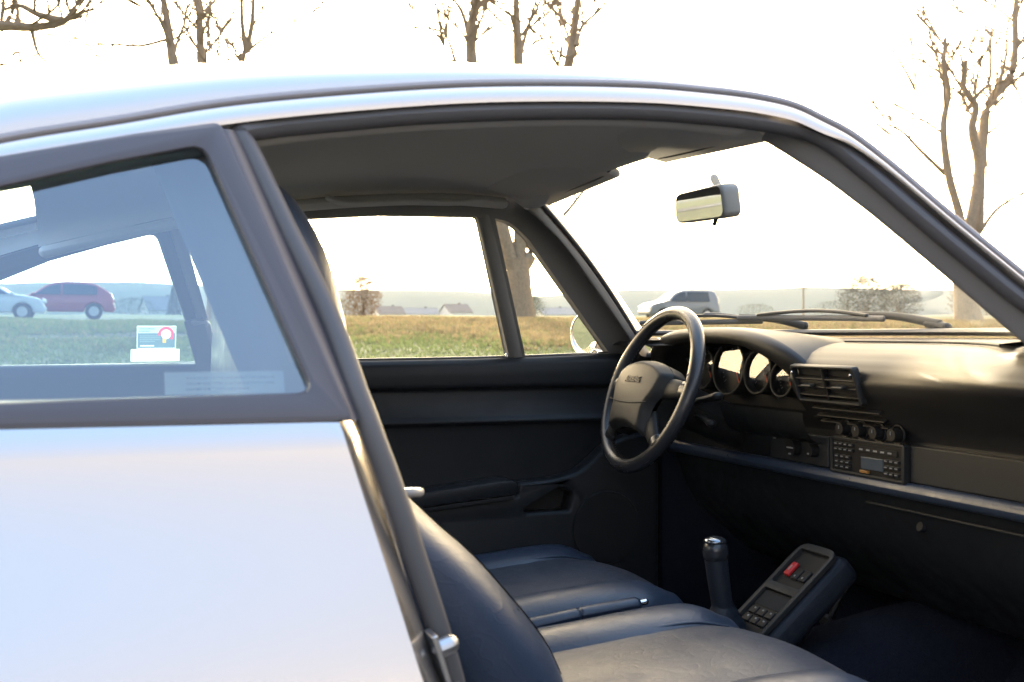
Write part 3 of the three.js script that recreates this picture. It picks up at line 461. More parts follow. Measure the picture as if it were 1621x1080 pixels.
// --- steering wheel and column
const wheel = group('steering_wheel', car, [0.852, 0.838, -0.362]);
{
  const t = THREE.MathUtils.degToRad(21.5);
  wheel.rotation.z = -t;                                           // local: x ahead along the column, y up the wheel, z to the passenger side
  add('rim', new THREE.TorusGeometry(0.1745, 0.0155, 20, 110).rotateY(Math.PI / 2), M.wheelLeather, wheel);
  const stitches = [];
  for (let i = 0; i < 110; i++) { const a = i / 110 * Math.PI * 2; stitches.push(new THREE.CylinderGeometry(0.0006, 0.0006, 0.006, 5).rotateX(0.5 + a).translate(0.0035, Math.cos(a) * 0.1578, Math.sin(a) * 0.1578)); }
  add('rim_stitching', mg(stitches), M.plasticGrey, wheel);
  for (const a of [1.42, -1.42, 2.30, -2.30]) add('rim_seam', new THREE.TorusGeometry(0.0174, 0.0007, 6, 24).rotateX(Math.PI / 2).rotateY(0).applyMatrix4(new THREE.Matrix4().makeRotationX(a + Math.PI / 2 - Math.PI / 2).multiply(new THREE.Matrix4().makeTranslation(0, 0.1745, 0))), M.blackGap, wheel);
  // airbag pad: rounded polygon swelling toward the driver
  const outline = roundPoly([[-0.112, 0.030], [-0.075, 0.050], [0, 0.060], [0.075, 0.050], [0.112, 0.030], [0.106, -0.012], [0.082, -0.045], [0.080, -0.110], [0.030, -0.095], [-0.030, -0.095], [-0.080, -0.110], [-0.082, -0.045], [-0.106, -0.012]], [0.01, 0.03, 0.05, 0.03, 0.01, 0.02, 0.03, 0.012, 0.02, 0.02, 0.012, 0.03, 0.02], 6);
  const swell = (z, y) => 0.016 * Math.max(0, 1 - (z / 0.125) ** 2 - ((y + 0.025) / 0.11) ** 2);
  const dense = (pts) => { const s = new THREE.Shape(pts.map((p) => new THREE.Vector2(...p))); return new THREE.ExtrudeGeometry(s, { depth: 0.030, steps: 2, bevelEnabled: true, bevelThickness: 0.012, bevelSize: 0.012, bevelOffset: -0.012, bevelSegments: 5 }); };
  // the front face as a fine grid inside the outline, so that it can swell
  const inside = (pts, x, y) => { let c = false; for (let i = 0, j = pts.length - 1; i < pts.length; j = i++) if ((pts[i][1] > y) !== (pts[j][1] > y) && x < (pts[j][0] - pts[i][0]) * (y - pts[i][1]) / (pts[j][1] - pts[i][1]) + pts[i][0]) c = !c; return c; };
  const cent = [0, -0.02], rows = 14, K = outline.length;
  const front = grid(K, rows, (u, v) => { const p = outline[Math.round(u * K) % K], k = v, z = lerp(cent[0], p[0], k), y = lerp(cent[1], p[1], k), edge = smooth((1 - k) / 0.16); return [-0.012 - 0.020 * Math.sqrt(edge) - swell(z, y), y, z]; });
  const sideWall = grid(K, 3, (u, v) => { const p = outline[Math.round(u * K) % K]; return [lerp(-0.012, 0.022, v), p[1] * (1 - 0.04 * v), p[0] * (1 - 0.04 * v)]; });
  add('airbag_pad', mg([front, sideWall]), M.padPlastic, wheel);
  add('pad_seam', tube([[-0.0435, -0.040, -0.088], [-0.0475, -0.046, -0.03], [-0.0475, -0.046, 0.03], [-0.0435, -0.040, 0.088]], 0.0010, 30, 6), M.blackGap, wheel);
  add('pad_lettering', warp(textGeo('AIRBAG', 0.0135, 0.0016).rotateY(-Math.PI / 2), (x, y, z) => [x - 0.0335 - swell(z, y) + 0.0012, y + 0.006, z]), M.padPlastic, wheel);
  for (const [a0, r] of [[0.02, 0.017], [Math.PI - 0.02, 0.017], [-0.80, 0.015], [Math.PI + 0.80, 0.015]]) {
    const c = Math.cos(a0), s = Math.sin(a0), inner = a0 < 0 || a0 > 3.3 ? 0.095 : 0.085;
    add('spoke', tube([[-0.010, s * inner - 0.0, c * inner], [-0.008, s * 0.135, c * 0.135], [0.0, s * 0.166, c * 0.166]], (q) => [0.024 - 0.009 * q, 0.012 - 0.004 * q], 16, 14, { up: V(1, 0, 0) }), M.padPlastic, wheel);
    add('spoke_collar', tube([[-0.002, s * 0.150, c * 0.150], [0.0, s * 0.164, c * 0.164]], () => [0.0195, 0.0125], 6, 14, { up: V(1, 0, 0) }), M.wheelLeather, wheel);
  }
  add('wheel_hub', place(new THREE.CylinderGeometry(0.045, 0.055, 0.06, 28), [0.045, -0.01, 0], [0, 0, Math.PI / 2]), M.plastic, wheel);
}
{
  const c = group('steering_column', car);
  add('column_shroud', tube([[0.915, 0.808, -0.362], [0.97, 0.785, -0.362], [1.08, 0.742, -0.362]], () => [0.062, 0.046], 14, 20), M.plastic, c);
  add('stalk', tube([[0.930, 0.812, -0.31], [0.925, 0.822, -0.24], [0.915, 0.830, -0.185]], (t) => [0.009 + 0.004 * t, 0.006 + 0.003 * t], 16, 10), M.plastic, c);
  add('stalk', tube([[0.930, 0.812, -0.41], [0.925, 0.824, -0.49], [0.915, 0.832, -0.55]], (t) => [0.009 + 0.004 * t, 0.006 + 0.003 * t], 16, 10), M.plastic, c);
  add('stalk', tube([[0.935, 0.786, -0.32], [0.93, 0.778, -0.26], [0.92, 0.772, -0.22]], (t) => [0.008 + 0.003 * t, 0.006 + 0.002 * t], 16, 10), M.plastic, c);
}
// --- seats
const backFront = table([[0.42, 0.335], [0.50, 0.315], [0.558, 0.290], [0.595, 0.265], [0.649, 0.220], [0.691, 0.182], [0.728, 0.140], [0.784, 0.085], [0.85, 0.055], [0.949, 0.036], [0.991, 0.031], [1.04, 0.020], [1.073, 0.008], [1.11, -0.012], [1.15, -0.04]]);
const backThick = table([[0.42, 0.16], [0.55, 0.20], [0.7, 0.20], [0.8, 0.165], [0.95, 0.135], [1.05, 0.12], [1.15, 0.09]]);
const backHalf = table([[0.42, 0.205], [0.55, 0.235], [0.75, 0.238], [0.88, 0.225], [0.95, 0.195], [1.01, 0.150], [1.08, 0.132], [1.15, 0.105]]);
function makeSeat(name, zc, dx, dy, label) {
  const st = group(name, car, [dx, dy, zc]); st.userData.label = label;
  const sec = (y, k, inset, thLo, thHi, n, push = 0) => (u) => {
    const th = lerp(thLo, thHi, u), c = Math.cos(th), s = Math.sin(th), T = backThick(y) * 0.5 * k, w = backHalf(y) * k, e = 0.68;
    const z = w * Math.sign(s) * Math.pow(Math.abs(s), e), f = Math.sign(c) * Math.pow(Math.abs(c), e), rec = inset * smooth((1.02 - y) / 0.12) * smooth((y - 0.44) / 0.1);
    const hollow = c > 0 ? rec * Math.exp(-((z / (w * 0.52)) ** 4)) * c : 0;
    return [backFront(y) - backThick(y) * 0.5 + (T + push) * f - hollow, y, z];
  };
  const rows = [];
  for (const [y, k] of [[0.425, 0.05], [0.425, 0.5], [0.427, 0.85], [0.44, 1]]) rows.push([y, k]);
  for (let i = 1; i <= 34; i++) rows.push([lerp(0.44, 1.125, i / 34), 1]);
  for (const [y, k] of [[1.138, 0.96], [1.148, 0.86], [1.154, 0.66], [1.156, 0.35], [1.1565, 0.05]]) rows.push([y, k]);
  add('backrest', grid(56, rows.length - 1, (u, v) => { const [y, k] = rows[Math.round(v * (rows.length - 1))]; return sec(y, k, 0.055, -Math.PI, Math.PI, 56)(u); }), M.leather, st);
  // centre of the backrest, lit sheen painted into its colour, and the seams that frame it
  add('backrest_panel', grid(16, 24, (u, v) => { const y = lerp(0.52, 0.93, v), p = sec(y, 1, 0.055, -0.62, 0.62, 16, 0.003)(u); return p; }), M.leatherLit, st);
  add('back_shell', grid(30, 24, (u, v) => { const y = lerp(0.47, 1.12, v), p = sec(y, 1, 0, Math.PI - 1.5, Math.PI + 1.5, 30)(u); return [p[0] - 0.004, p[1], p[2] * 1.012]; }), M.leather, st);
  // cushion
  const lift2 = table([[0.20, 0.428], [0.35, 0.436], [0.45, 0.445], [0.6, 0.457], [0.68, 0.457], [0.74, 0.440]]);
  for (const s of [-1, 1]) add('bolster', tube([0.20, 0.30, 0.40, 0.5, 0.6, 0.68, 0.735].map((x) => [x, lift2(x) - 0.006, s * (0.196 + 0.012 * smooth((x - 0.5) / 0.25))]), (t) => [0.070 - 0.012 * smooth((t - 0.8) / 0.2), 0.046 - 0.008 * smooth((t - 0.8) / 0.2)], 40, 24, { up: V(0, 1, 0) }), M.leather, st);
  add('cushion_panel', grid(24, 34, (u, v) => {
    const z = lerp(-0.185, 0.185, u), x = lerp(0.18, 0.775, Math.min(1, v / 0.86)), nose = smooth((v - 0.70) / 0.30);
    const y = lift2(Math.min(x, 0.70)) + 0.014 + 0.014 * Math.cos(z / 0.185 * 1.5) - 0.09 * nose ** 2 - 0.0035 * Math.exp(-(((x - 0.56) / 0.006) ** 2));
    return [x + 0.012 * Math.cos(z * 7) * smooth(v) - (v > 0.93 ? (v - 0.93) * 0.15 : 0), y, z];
  }), M.leatherLit, st);  // cushion centre in the leather lightened to look lit
  for (const sd of [-1, 1]) add('cushion_seam', tube([0.22, 0.34, 0.46, 0.58, 0.66, 0.72].map((x) => [x, lift2(x) + 0.024, sd * 0.150]), 0.0026, 40, 6), M.leather, st);
  add('cushion_base', crease(warp(new RoundedBoxGeometry(0.55, 0.10, 0.47, 4, 0.035), (x, y, z) => [0.485 + x, 0.375 + y + 0.02 * x, z]), 1.2), M.leather, st);
  add('seat_rail', mg([-0.19, 0.19].map((z) => rbox(0.56, 0.10, 0.03, 0.008, [0.42, 0.275, z]))), M.plastic, st);
  add('recline_lever', tube([[0.094, 0.772, zc > 0 ? 0.212 : -0.212], [0.082, 0.774, zc > 0 ? 0.228 : -0.228], [0.064, 0.775, zc > 0 ? 0.231 : -0.231]], 0.0055, 14, 10), M.lever, st);
  return st;
}
makeSeat('passenger_seat', 0.335, 0, 0, 'navy leather seat beside the open door aperture');
makeSeat('driver_seat', -0.365, 0.045, -0.022, 'navy leather seat behind the steering wheel');
// --- floor, tunnel, footwells, rear trim
add('floor_carpet', grid(40, 20, (u, v) => { const x = lerp(-0.2, 1.52, u), z = lerp(-0.665, 0.665, v), w = Math.abs(z) / 0.11; return [x, 0.215 + 0.20 * smooth((x - 1.22) / 0.32), z]; }), M.carpet, car);
add('tunnel', grid(30, 20, (u, v) => { const x = lerp(-0.35, 1.45, u), a = lerp(-Math.PI / 2, Math.PI / 2, v), h = 0.375 + 0.05 * smooth((x - 0.9) / 0.4); return [x, 0.21 + (h - 0.21) * Math.pow(Math.cos(a), 0.5), 0.125 * Math.sin(a)]; }), M.carpet, car);
add('floor_mat', crease(warp(new RoundedBoxGeometry(0.50, 0.014, 0.40, 3, 0.006), (x, y, z) => [1.0 + x, 0.226 + y + 0.0, 0.40 + z]), 1), M.carpet, car);
add('floor_mat', crease(warp(new RoundedBoxGeometry(0.50, 0.014, 0.40, 3, 0.006), (x, y, z) => [1.0 + x, 0.226 + y, -0.40 + z]), 1), M.carpet, car);
for (const s of [-1, 1]) add('kick_panel', rbox(0.44, 0.48, 0.02, 0.005, [1.24, 0.45, s * 0.645]), M.carpet, car);
add('bulkhead', grid(20, 10, (u, v) => [1.52 - 0.30 * v * v, lerp(0.35, 0.93, v), lerp(-0.66, 0.66, u)]), M.carpet, car);
for (const z of [-0.47, -0.40, -0.28]) { const p = group('pedal', car); add('pedal_arm', tube([[1.33, 0.56, z], [1.30, 0.42, z], [1.25, 0.33, z]], 0.007, 12, 8), M.plastic, p); add('pedal_pad', rbox(0.012, 0.06, z > -0.3 ? 0.045 : 0.06, 0.004, [1.243, 0.315, z], [0, 0, 0.5]), M.rubber, p); }
for (const s of [-1, 1]) {
  add('rear_side_trim', grid(24, 14, (u, v) => { const x = lerp(-0.05, -1.10, u), p = [[0.893, 0.698], [0.899, 0.684], [0.893, 0.668], [0.872, 0.660], [0.8, 0.655], [0.6, 0.652], [0.40, 0.645]], k = v * 6, i = Math.min(5, Math.floor(k)), f = k - i; return [x, lerp(p[i][0], p[i + 1][0], f), s * lerp(p[i][1], p[i + 1][1], f)]; }), M.vinylBlue, car);
  add('rear_seat', mg([rbox(0.30, 0.10, 0.46, 0.04, [-0.42, 0.44, s * 0.30]), rbox(0.10, 0.36, 0.46, 0.04, [-0.62, 0.64, s * 0.30], [0, 0, 0.25])]), M.leather, car);
  add('belt_guide', crease(warp(new RoundedBoxGeometry(0.045, 0.07, 0.03, 3, 0.012), (x, y, z) => [-0.058 + x - 0.25 * y, 0.955 + y, s * (side(0.955 + y) - 0.035) + z]), 1), M.trim, car);
}
add('belt_webbing', tube([[-0.075, 0.99, -0.615], [-0.03, 0.8, -0.61], [0.0, 0.5, -0.62], [0.02, 0.28, -0.63]], () => [0.0022, 0.022], 30, 8), M.rubber, car);
add('rear_shelf', grid(20, 12, (u, v) => [lerp(-0.66, -1.16, v), lerp(0.80, 0.90, smooth(v * 2)), lerp(-0.66, 0.66, u)]), M.carpet, car);
add('rear_floor', rbox(0.62, 0.04, 1.3, 0.01, [-0.46, 0.37, 0]), M.carpet, car);
// --- gear lever, hand brake, centre console
{
  const g = group('gear_lever', car);
  add('gaiter', grid(28, 12, (u, v) => { const a = u * Math.PI * 2, r = lerp(0.058, 0.018, Math.pow(v, 0.6)) * (1 + 0.05 * Math.sin(v * 26)); return [0.832 - 0.012 * v + r * 1.15 * Math.cos(a), 0.385 + 0.075 * v, -0.005 + r * Math.sin(a)]; }), M.darkLeather, g);
  add('lever_sleeve', tube([[0.822, 0.440, -0.005], [0.812, 0.50, -0.005], [0.806, 0.545, -0.005]], (t) => 0.0195 + 0.002 * t, 14, 16), M.darkLeather, g);
  add('gear_knob', tube([[0.806, 0.550, -0.005], [0.805, 0.560, -0.005]], () => [0.024, 0.024], 8, 20), M.wheelLeather, g);
  add('knob_cap', place(new THREE.SphereGeometry(0.0215, 24, 14).scale(1, 0.42, 1), [0.8045, 0.5745, -0.005]), M.knob, g);
}
{
  const h = group('hand_brake', car);
  add('brake_lever', tube([[0.44, 0.430, -0.075], [0.555, 0.444, -0.075]], () => [0.016, 0.012], 12, 14), M.leather, h);
  add('brake_grip', tube([[0.568, 0.4455, -0.075], [0.675, 0.4545, -0.075]], () => [0.016, 0.012], 12, 14), M.leather, h);
  add('brake_button', tube([[0.685, 0.4553, -0.075], [0.697, 0.456, -0.075]], 0.006, 4, 10), M.chrome, h);
  add('brake_boot', crease(warp(new RoundedBoxGeometry(0.30, 0.08, 0.05, 3, 0.02), (x, y, z) => [0.54 + x, 0.398 + y + 0.05 * x, -0.075 + z]), 1), M.leather, h);
}
{
  const c = group('centre_console', car, [0.925, 0.478, 0.028]);
  c.rotation.z = 0.70;                                              // rises ahead
  const rect = (x0, x1, w, r) => roundPoly([[x0, -w], [x1, -w], [x1, w], [x0, w]], r), flat = (x, y, k) => [x, k, y];
  add('console_body', crease(warp(new RoundedBoxGeometry(0.245, 0.060, 0.130, 4, 0.020), (x, y, z) => [x, y - 0.036, z * (1 + 1.5 * Math.min(0, y + 0.01))]), 1), M.darkLeather, c);
  add('console_frame', crease(warp(plate(rect(-0.110, 0.116, 0.058, [0.012, 0.030, 0.030, 0.012]), [rect(0.014, 0.100, 0.046, 0.006), rect(-0.100, -0.004, 0.046, 0.006)], 0.010, 0.002), (x, y, k) => flat(x, y, k - 0.004)), 0.6), M.plasticGrey, c);
  add('console_face', rbox(0.205, 0.004, 0.098, 0.001, [0, -0.004, 0]), M.plastic, c);
  add('hazard_switch', rbox(0.032, 0.008, 0.016, 0.003, [0.052, 0.0015, -0.026]), M.red, c);
  add('hazard_print', rbox(0.012, 0.001, 0.004, 0.0004, [0.052, 0.0059, -0.026]), M.print, c);
  for (const [x, z] of [[0.046, 0.000], [0.046, 0.024]]) { add('console_switch', rbox(0.026, 0.006, 0.020, 0.002, [x, 0.0, z]), M.plastic, c); add('switch_print', rbox(0.004, 0.001, 0.004, 0.0004, [x - 0.006, 0.0033, z]), M.print, c); }
  for (const x of [-0.074, -0.054]) for (const z of [-0.026, 0, 0.026]) { add('console_switch', rbox(0.017, 0.006, 0.022, 0.002, [x, 0.0, z]), M.plastic, c); add('switch_print', rbox(0.0035, 0.001, 0.0045, 0.0004, [x + 0.003, 0.0033, z + 0.003]), M.print, c); }
  add('coin_tray', rbox(0.034, 0.002, 0.084, 0.0008, [-0.024, -0.0015, 0]), M.blackGap, c);
  add('cup_tray', grid(24, 6, (u, v) => { const a = u * Math.PI * 2, r = lerp(0.034, 0.024, v); return [-0.135 + r * 0.8 * Math.cos(a), -0.008 - 0.03 * v * v + 0.004 * Math.sin(v * 3.1), r * Math.sin(a)]; }), M.plastic, c);
  add('console_tail', crease(warp(new RoundedBoxGeometry(0.10, 0.06, 0.12, 3, 0.02), (x, y, z) => [-0.145 + x, -0.044 + y, z]), 1), M.darkLeather, c);
}
// --- striker on the shut face, wheels
{
  const k = group('door_striker', car);
  add('striker_plate', rbox(0.006, 0.075, 0.032, 0.002, [0.060, 0.625, 0.752], [0, 0, 0.3]), M.steel, k);
  add('striker_pin', tube([[0.058, 0.645, 0.756], [0.068, 0.648, 0.756]], 0.0095, 8, 14), M.steel, k);
  add('striker_bolt', tube([[0.066, 0.600, 0.754], [0.076, 0.602, 0.754]], 0.006, 4, 10), M.steel, k);
}
for (const x of wheelAt) for (const s of [1, -1]) {
  const w = group('road_wheel', car, [x, 0.315, s * 0.745]);
  add('tyre', new THREE.TorusGeometry(0.255, 0.062, 16, 48).scale(1, 1, 1.4), M.tyre, w);
  add('wheel_rim', mg([place(new THREE.CylinderGeometry(0.215, 0.215, 0.14, 40, 1, true), [0, 0, 0], [Math.PI / 2, 0, 0]), place(new THREE.CircleGeometry(0.205, 32), [0, 0, s * 0.01], [0, s > 0 ? 0 : Math.PI, 0])]), M.steel, w);
  for (let i = 0; i < 5; i++) add('wheel_spoke', rbox(0.06, 0.20, 0.03, 0.012, [Math.sin(i * 1.2566) * 0.1, Math.cos(i * 1.2566) * 0.1, s * 0.045], [0, 0, -i * 1.2566]), M.steel, w);
}
// --- stickers on the quarter windows (print too small to read is drawn as rows of marks)
function sticker(w, h, draw) { const c = document.createElement('canvas'); c.width = w; c.height = h; draw(c.getContext('2d'), w, h); const t = new THREE.CanvasTexture(c); t.colorSpace = THREE.SRGBColorSpace; return t; }
const rowsOf = (g, x, y, w, n, gap, size, ink, r) => { g.fillStyle = ink; for (let k = 0; k < n; k++) { let q = x; while (q < x + w * (k === n - 1 ? 0.7 : 1)) { const l = 4 + r() * 14; g.fillRect(q, y + k * gap, Math.min(l, x + w - q), size); q += l + 4; } } };
function decal(name, x0, x1, y0, y1, s, off, map, extra) {
  const g = grid(2, 2, (u, v) => { const y = lerp(y0, y1, v); return [lerp(x0, x1, u), y, s * (side(y) - 0.001 + off)]; });
  const uv = g.attributes.uv; for (let i = 0; i < uv.count; i++) uv.setXY(i, (i % 3) / 2, Math.floor(i / 3) / 2);
  const host = car.children.find((o) => o.name === 'quarter_window' && o.userData.label.includes('sticker') === (s < 0));
  return add(name, g, Ph({ map, roughness: 1, transmission: 0.6, thickness: 0, ...extra }), host);
}
decal('warning_sticker', -0.188, -0.109, 0.929, 0.977, -1, -0.002, sticker(512, 310, (g, w, h) => {
  g.fillStyle = '#e9eee4'; g.fillRect(0, 0, w, h); g.fillStyle = '#5c6f78'; g.fillRect(10, 10, w - 20, h - 20);
  g.fillStyle = '#a9b9b4'; g.fillRect(14, 14, w - 28, 84);
  rowsOf(g, 30, 34, 200, 2, 30, 12, '#3b4a4e', rnd);
  rowsOf(g, 40, 130, 270, 4, 26, 9, '#7f949c', rnd);
  g.strokeStyle = '#c8405c'; g.lineWidth = 34; g.beginPath(); g.arc(380, 118, 88, Math.PI * 0.95, Math.PI * 2.25); g.stroke();
  g.fillStyle = '#e8dcd4'; g.beginPath(); g.arc(380, 118, 62, 0, 7); g.fill(); g.fillStyle = '#d8a24e'; g.fillRect(336, 170, 46, 60);
  g.fillStyle = '#dfe8e6'; g.fillRect(44, 262, 180, 16);
}));
decal('label_strip', -0.200, -0.101, 0.902, 0.928, -1, -0.002, sticker(512, 134, (g, w, h) => { g.fillStyle = '#e4e6d2'; g.fillRect(0, 0, w, h); rowsOf(g, 60, 28, 380, 3, 30, 10, '#c9b98c', rnd); }));
decal('etched_label', -0.201, -0.086, 0.9005, 0.922, 1, -0.002, sticker(512, 96, (g, w, h) => { g.fillStyle = '#aebdc0'; g.fillRect(0, 0, w, h); rowsOf(g, 90, 22, 380, 3, 24, 9, '#8197a4', rnd); }), { transparent: true, opacity: 0.45 });

// ------------------------------------------------------------------ ground, road, hills
{
  const xs = [], zs = [];
  for (let x = -60; x <= 70; x += 1.0) xs.push(x);
  xs.unshift(-7000, -3500, -1500, -700, -350, -180, -110, -80); xs.push(80, 95, 130, 200, 400, 900, 2000, 4000, 7500);
  for (let z = 12; z >= -75; z -= 0.7) zs.push(z);
  zs.unshift(4000, 1200, 400, 150, 60, 25); zs.push(-80, -95, -120, -180, -300, -500, -900, -1800, -3200, -5200);
  const g = grid(xs.length - 1, zs.length - 1, (u, v) => { const x = xs[Math.round(u * (xs.length - 1))], z = zs[Math.round(v * (zs.length - 1))]; return [x, terrainY(x, z), z]; });
  const p = g.attributes.position, col = [], uv = [];
  for (let i = 0; i < p.count; i++) {
    const x = p.getX(i), z = p.getZ(i), L = 1.85 - z, n = noise.noise(x * 0.22, z * 0.22, 3) + 0.5 * noise.noise(x * 0.9, z * 0.9, 8);
    const dead = smooth((L - 21.5 + n * 2.2) / 3) * smooth((41 - L + n * 3) / 4) * (0.25 + 0.75 * smooth((x - 4 + n * 3) / 4)), mud = Math.max(0, smooth((0.75 - Math.hypot((x - 0.2) / 2.6, (L - 27.5) / 1.1) + 0.25 * n) / 0.3));
    const a = [0.135 + 0.035 * n, 0.165 + 0.03 * n, 0.060], b = [0.215 + 0.045 * n, 0.168 + 0.03 * n, 0.086], m = [0.13, 0.115, 0.11];
    for (let k = 0; k < 3; k++) col.push(lerp(lerp(a[k], b[k], dead), m[k], mud));
    uv.push(x, z);
  }
  g.setAttribute('color', new THREE.Float32BufferAttribute(col, 3)); g.setAttribute('uv', new THREE.Float32BufferAttribute(uv, 2));
  const turf = noiseTexture(512, (u, v) => 0.70 + 0.35 * tile(u, v, 40, 7) + 0.35 * tile(u, v, 120, 2), { repeat: [0.5, 0.5] });
  const o = add('ground', g, S({ vertexColors: true, map: turf, bumpMap: turf, bumpScale: 0.05, roughness: 1 }));
  o.userData.kind = 'structure'; o.userData.label = 'grass meadow rising to a low bank behind the car'; o.userData.category = 'ground';
}
function sheet(name, x0, x1, z0, z1, n, m, up, material, label, category) {
  const o = add(name, grid(n, m, (u, v) => { const x = lerp(x0, x1, u), z = lerp(z0, z1, v); return [x, terrainY(x, z) + up, z]; }), material);
  Object.assign(o.userData, { kind: 'structure', label, category }); return o;
}
const asphalt = S({ color: lin(0.075, 0.075, 0.075), roughness: 0.95, map: smudge, bumpMap: pile, bumpScale: 0.006 });
sheet('parking_ground', -40, 60, 11.5, -4.6, 30, 8, 0.006, asphalt, 'grey asphalt that the silver coupe stands on', 'asphalt');
sheet('road', -60, 70, -43.6, -51.5, 130, 12, 0.05, asphalt, 'asphalt road along the top of the bank', 'road');
sheet('road_marking', -60, 70, -43.9, -44.15, 130, 1, 0.056, S({ color: lin(0.7, 0.7, 0.68), roughness: 0.8 }), 'white edge line of the road on the bank', 'road marking');
{
  const ridge = (name, dist, top, rough, colour, label) => {
    const n = 120, o = add(name, grid(n, 10, (u, v) => {
      const b = lerp(-1.05, 1.35, u), d = dist * (1 + 0.12 * v) / Math.max(0.35, Math.cos(b * 0.75)), x = Math.sin(b) * d, z = -Math.cos(b) * d;
      const h = top(b) * (1 + rough * (noise.noise(b * 9, 1.3, dist) + 0.5 * noise.noise(b * 31, 4.3, dist)) + 0.02 * noise.noise(b * 150, v * 9, 2)) * (dist / 3200);
      return [x, lerp(8, h, Math.pow(Math.sin(v * Math.PI / 2), 0.8)), z];
    }), S({ color: colour, roughness: 1 }));
    Object.assign(o.userData, { kind: 'structure', label, category: 'hills' });
  };
  ridge('hills', 1000, table([[-1, 150], [-0.1, 150], [0, 158], [0.1, 150], [0.3, 140], [0.36, 126], [0.44, 142], [0.6, 150], [0.72, 146], [1.3, 150]]), 0.05, lin(0.035, 0.05, 0.035), 'long wooded ridge fading into haze on the horizon');
  ridge('foothills', 520, table([[-1, 60], [0, 62], [0.2, 50], [0.4, 46], [0.6, 56], [1.3, 60]]), 0.16, lin(0.045, 0.055, 0.035), 'lower wooded slope in front of the ridge');
}
// ------------------------------------------------------------------ grass
{
  const blade = [], N = 6;
  for (let i = 0; i < N; i++) { const a = i / N * 6.283 + rnd(), l = rr(0.6, 1.0), w = 0.06, dx = Math.cos(a) * 0.35 * l, dz = Math.sin(a) * 0.35 * l, px = -Math.sin(a) * w, pz = Math.cos(a) * w; blade.push(px, 0, pz, -px, 0, -pz, dx * 0.5 - px * 0.7, l * 0.6, dz * 0.5 - pz * 0.7, px, 0, pz, dx * 0.5 - px * 0.7, l * 0.6, dz * 0.5 - pz * 0.7, dx * 1.1, l * 0.95, dz * 1.1); }
  const g = new THREE.BufferGeometry(); g.setAttribute('position', new THREE.Float32BufferAttribute(blade, 3)); g.computeVertexNormals();
  const n = 110000, o = new THREE.InstancedMesh(g, Ph({ color: lin(1, 1, 1), roughness: 1, transmission: 0.35, thickness: 0 }), n), mt = new THREE.Matrix4(), q = new THREE.Quaternion(), c = new THREE.Color();
  let k = 0;
  while (k < n) {
    const L = 12 + 27 * Math.sqrt(rnd()), b = rr(-0.5, 1.05), x = -0.26 + Math.tan(b) * L, z = 1.85 - L, nn = noise.noise(x * 0.22, z * 0.22, 3) + 0.5 * noise.noise(x * 0.9, z * 0.9, 8);
    const mud = Math.hypot((x - 0.2) / 2.6, (L - 27.5) / 1.1) < 0.85 + 0.25 * nn; if (mud && rnd() < 0.9) continue;
    const dead = smooth((L - 21.5 + nn * 2.2) / 3) * (0.25 + 0.75 * smooth((x - 4 + nn * 3) / 4)), h = lerp(0.07, 0.16, dead) * rr(0.6, 1.4);
    q.setFromEuler(new THREE.Euler(0, rnd() * 6.28, 0)); mt.compose(V(x, terrainY(x, z) - 0.01, z), q, V(h * 1.1, h, h * 1.1)); o.setMatrixAt(k, mt);
    const y = rr(0.75, 1.25); if (rnd() < dead * 0.9) c.setRGB(0.30 * y, 0.235 * y, 0.12 * y); else c.setRGB(0.18 * y, 0.22 * y, 0.075 * y); o.setColorAt(k, c); k++;
  }
  o.name = 'grass'; o.userData = { kind: 'stuff', label: 'short green and straw-coloured grass on the verge and bank', category: 'grass' }; scene.add(o);
}
// ------------------------------------------------------------------ bare trees
const bark = S({ color: lin(0.38, 0.295, 0.195), roughness: 1, map: noiseTexture(256, (u, v) => 0.84 + 0.3 * tile(u, v * 0.999, 22, 3) + 0.25 * tile(u, v, 70, 6), { repeat: [1.2, 0.6] }), bumpMap: pile, bumpScale: 0.02 });
function limbGeo(pts, r0, r1, m = 8, flare = 0) {
  const c = new THREE.CatmullRomCurve3(pts.map((p) => V(...p))), n = Math.max(4, pts.length * 4), rows = [];
  for (let j = 0; j <= n; j++) {
    const t = j / n, p = c.getPoint(t), d = c.getTangent(t), s = V(0, 0, 0).crossVectors(d, Math.abs(d.y) > 0.9 ? V(1, 0, 0) : V(0, 1, 0)).normalize(), q = V(0, 0, 0).crossVectors(d, s);
    const r = lerp(r0, r1, t) * (1 + 0.10 * noise.noise(p.x * 2.1, p.y * 2.1, p.z + 3)) + flare * Math.exp(-t * 7);
    rows.push(Array.from({ length: m + 1 }, (_, i) => { const a = i / m * 6.2832, k = r * (1 + (flare ? 0.12 * Math.sin(a * 5) * Math.exp(-t * 4) : 0)); return [p.x + k * (Math.cos(a) * s.x + Math.sin(a) * q.x), p.y + k * (Math.cos(a) * s.y + Math.sin(a) * q.y), p.z + k * (Math.cos(a) * s.z + Math.sin(a) * q.z)]; }));
  }
  return grid(m, n, (u, v) => rows[Math.round(v * n)][Math.round(u * m)]);
}
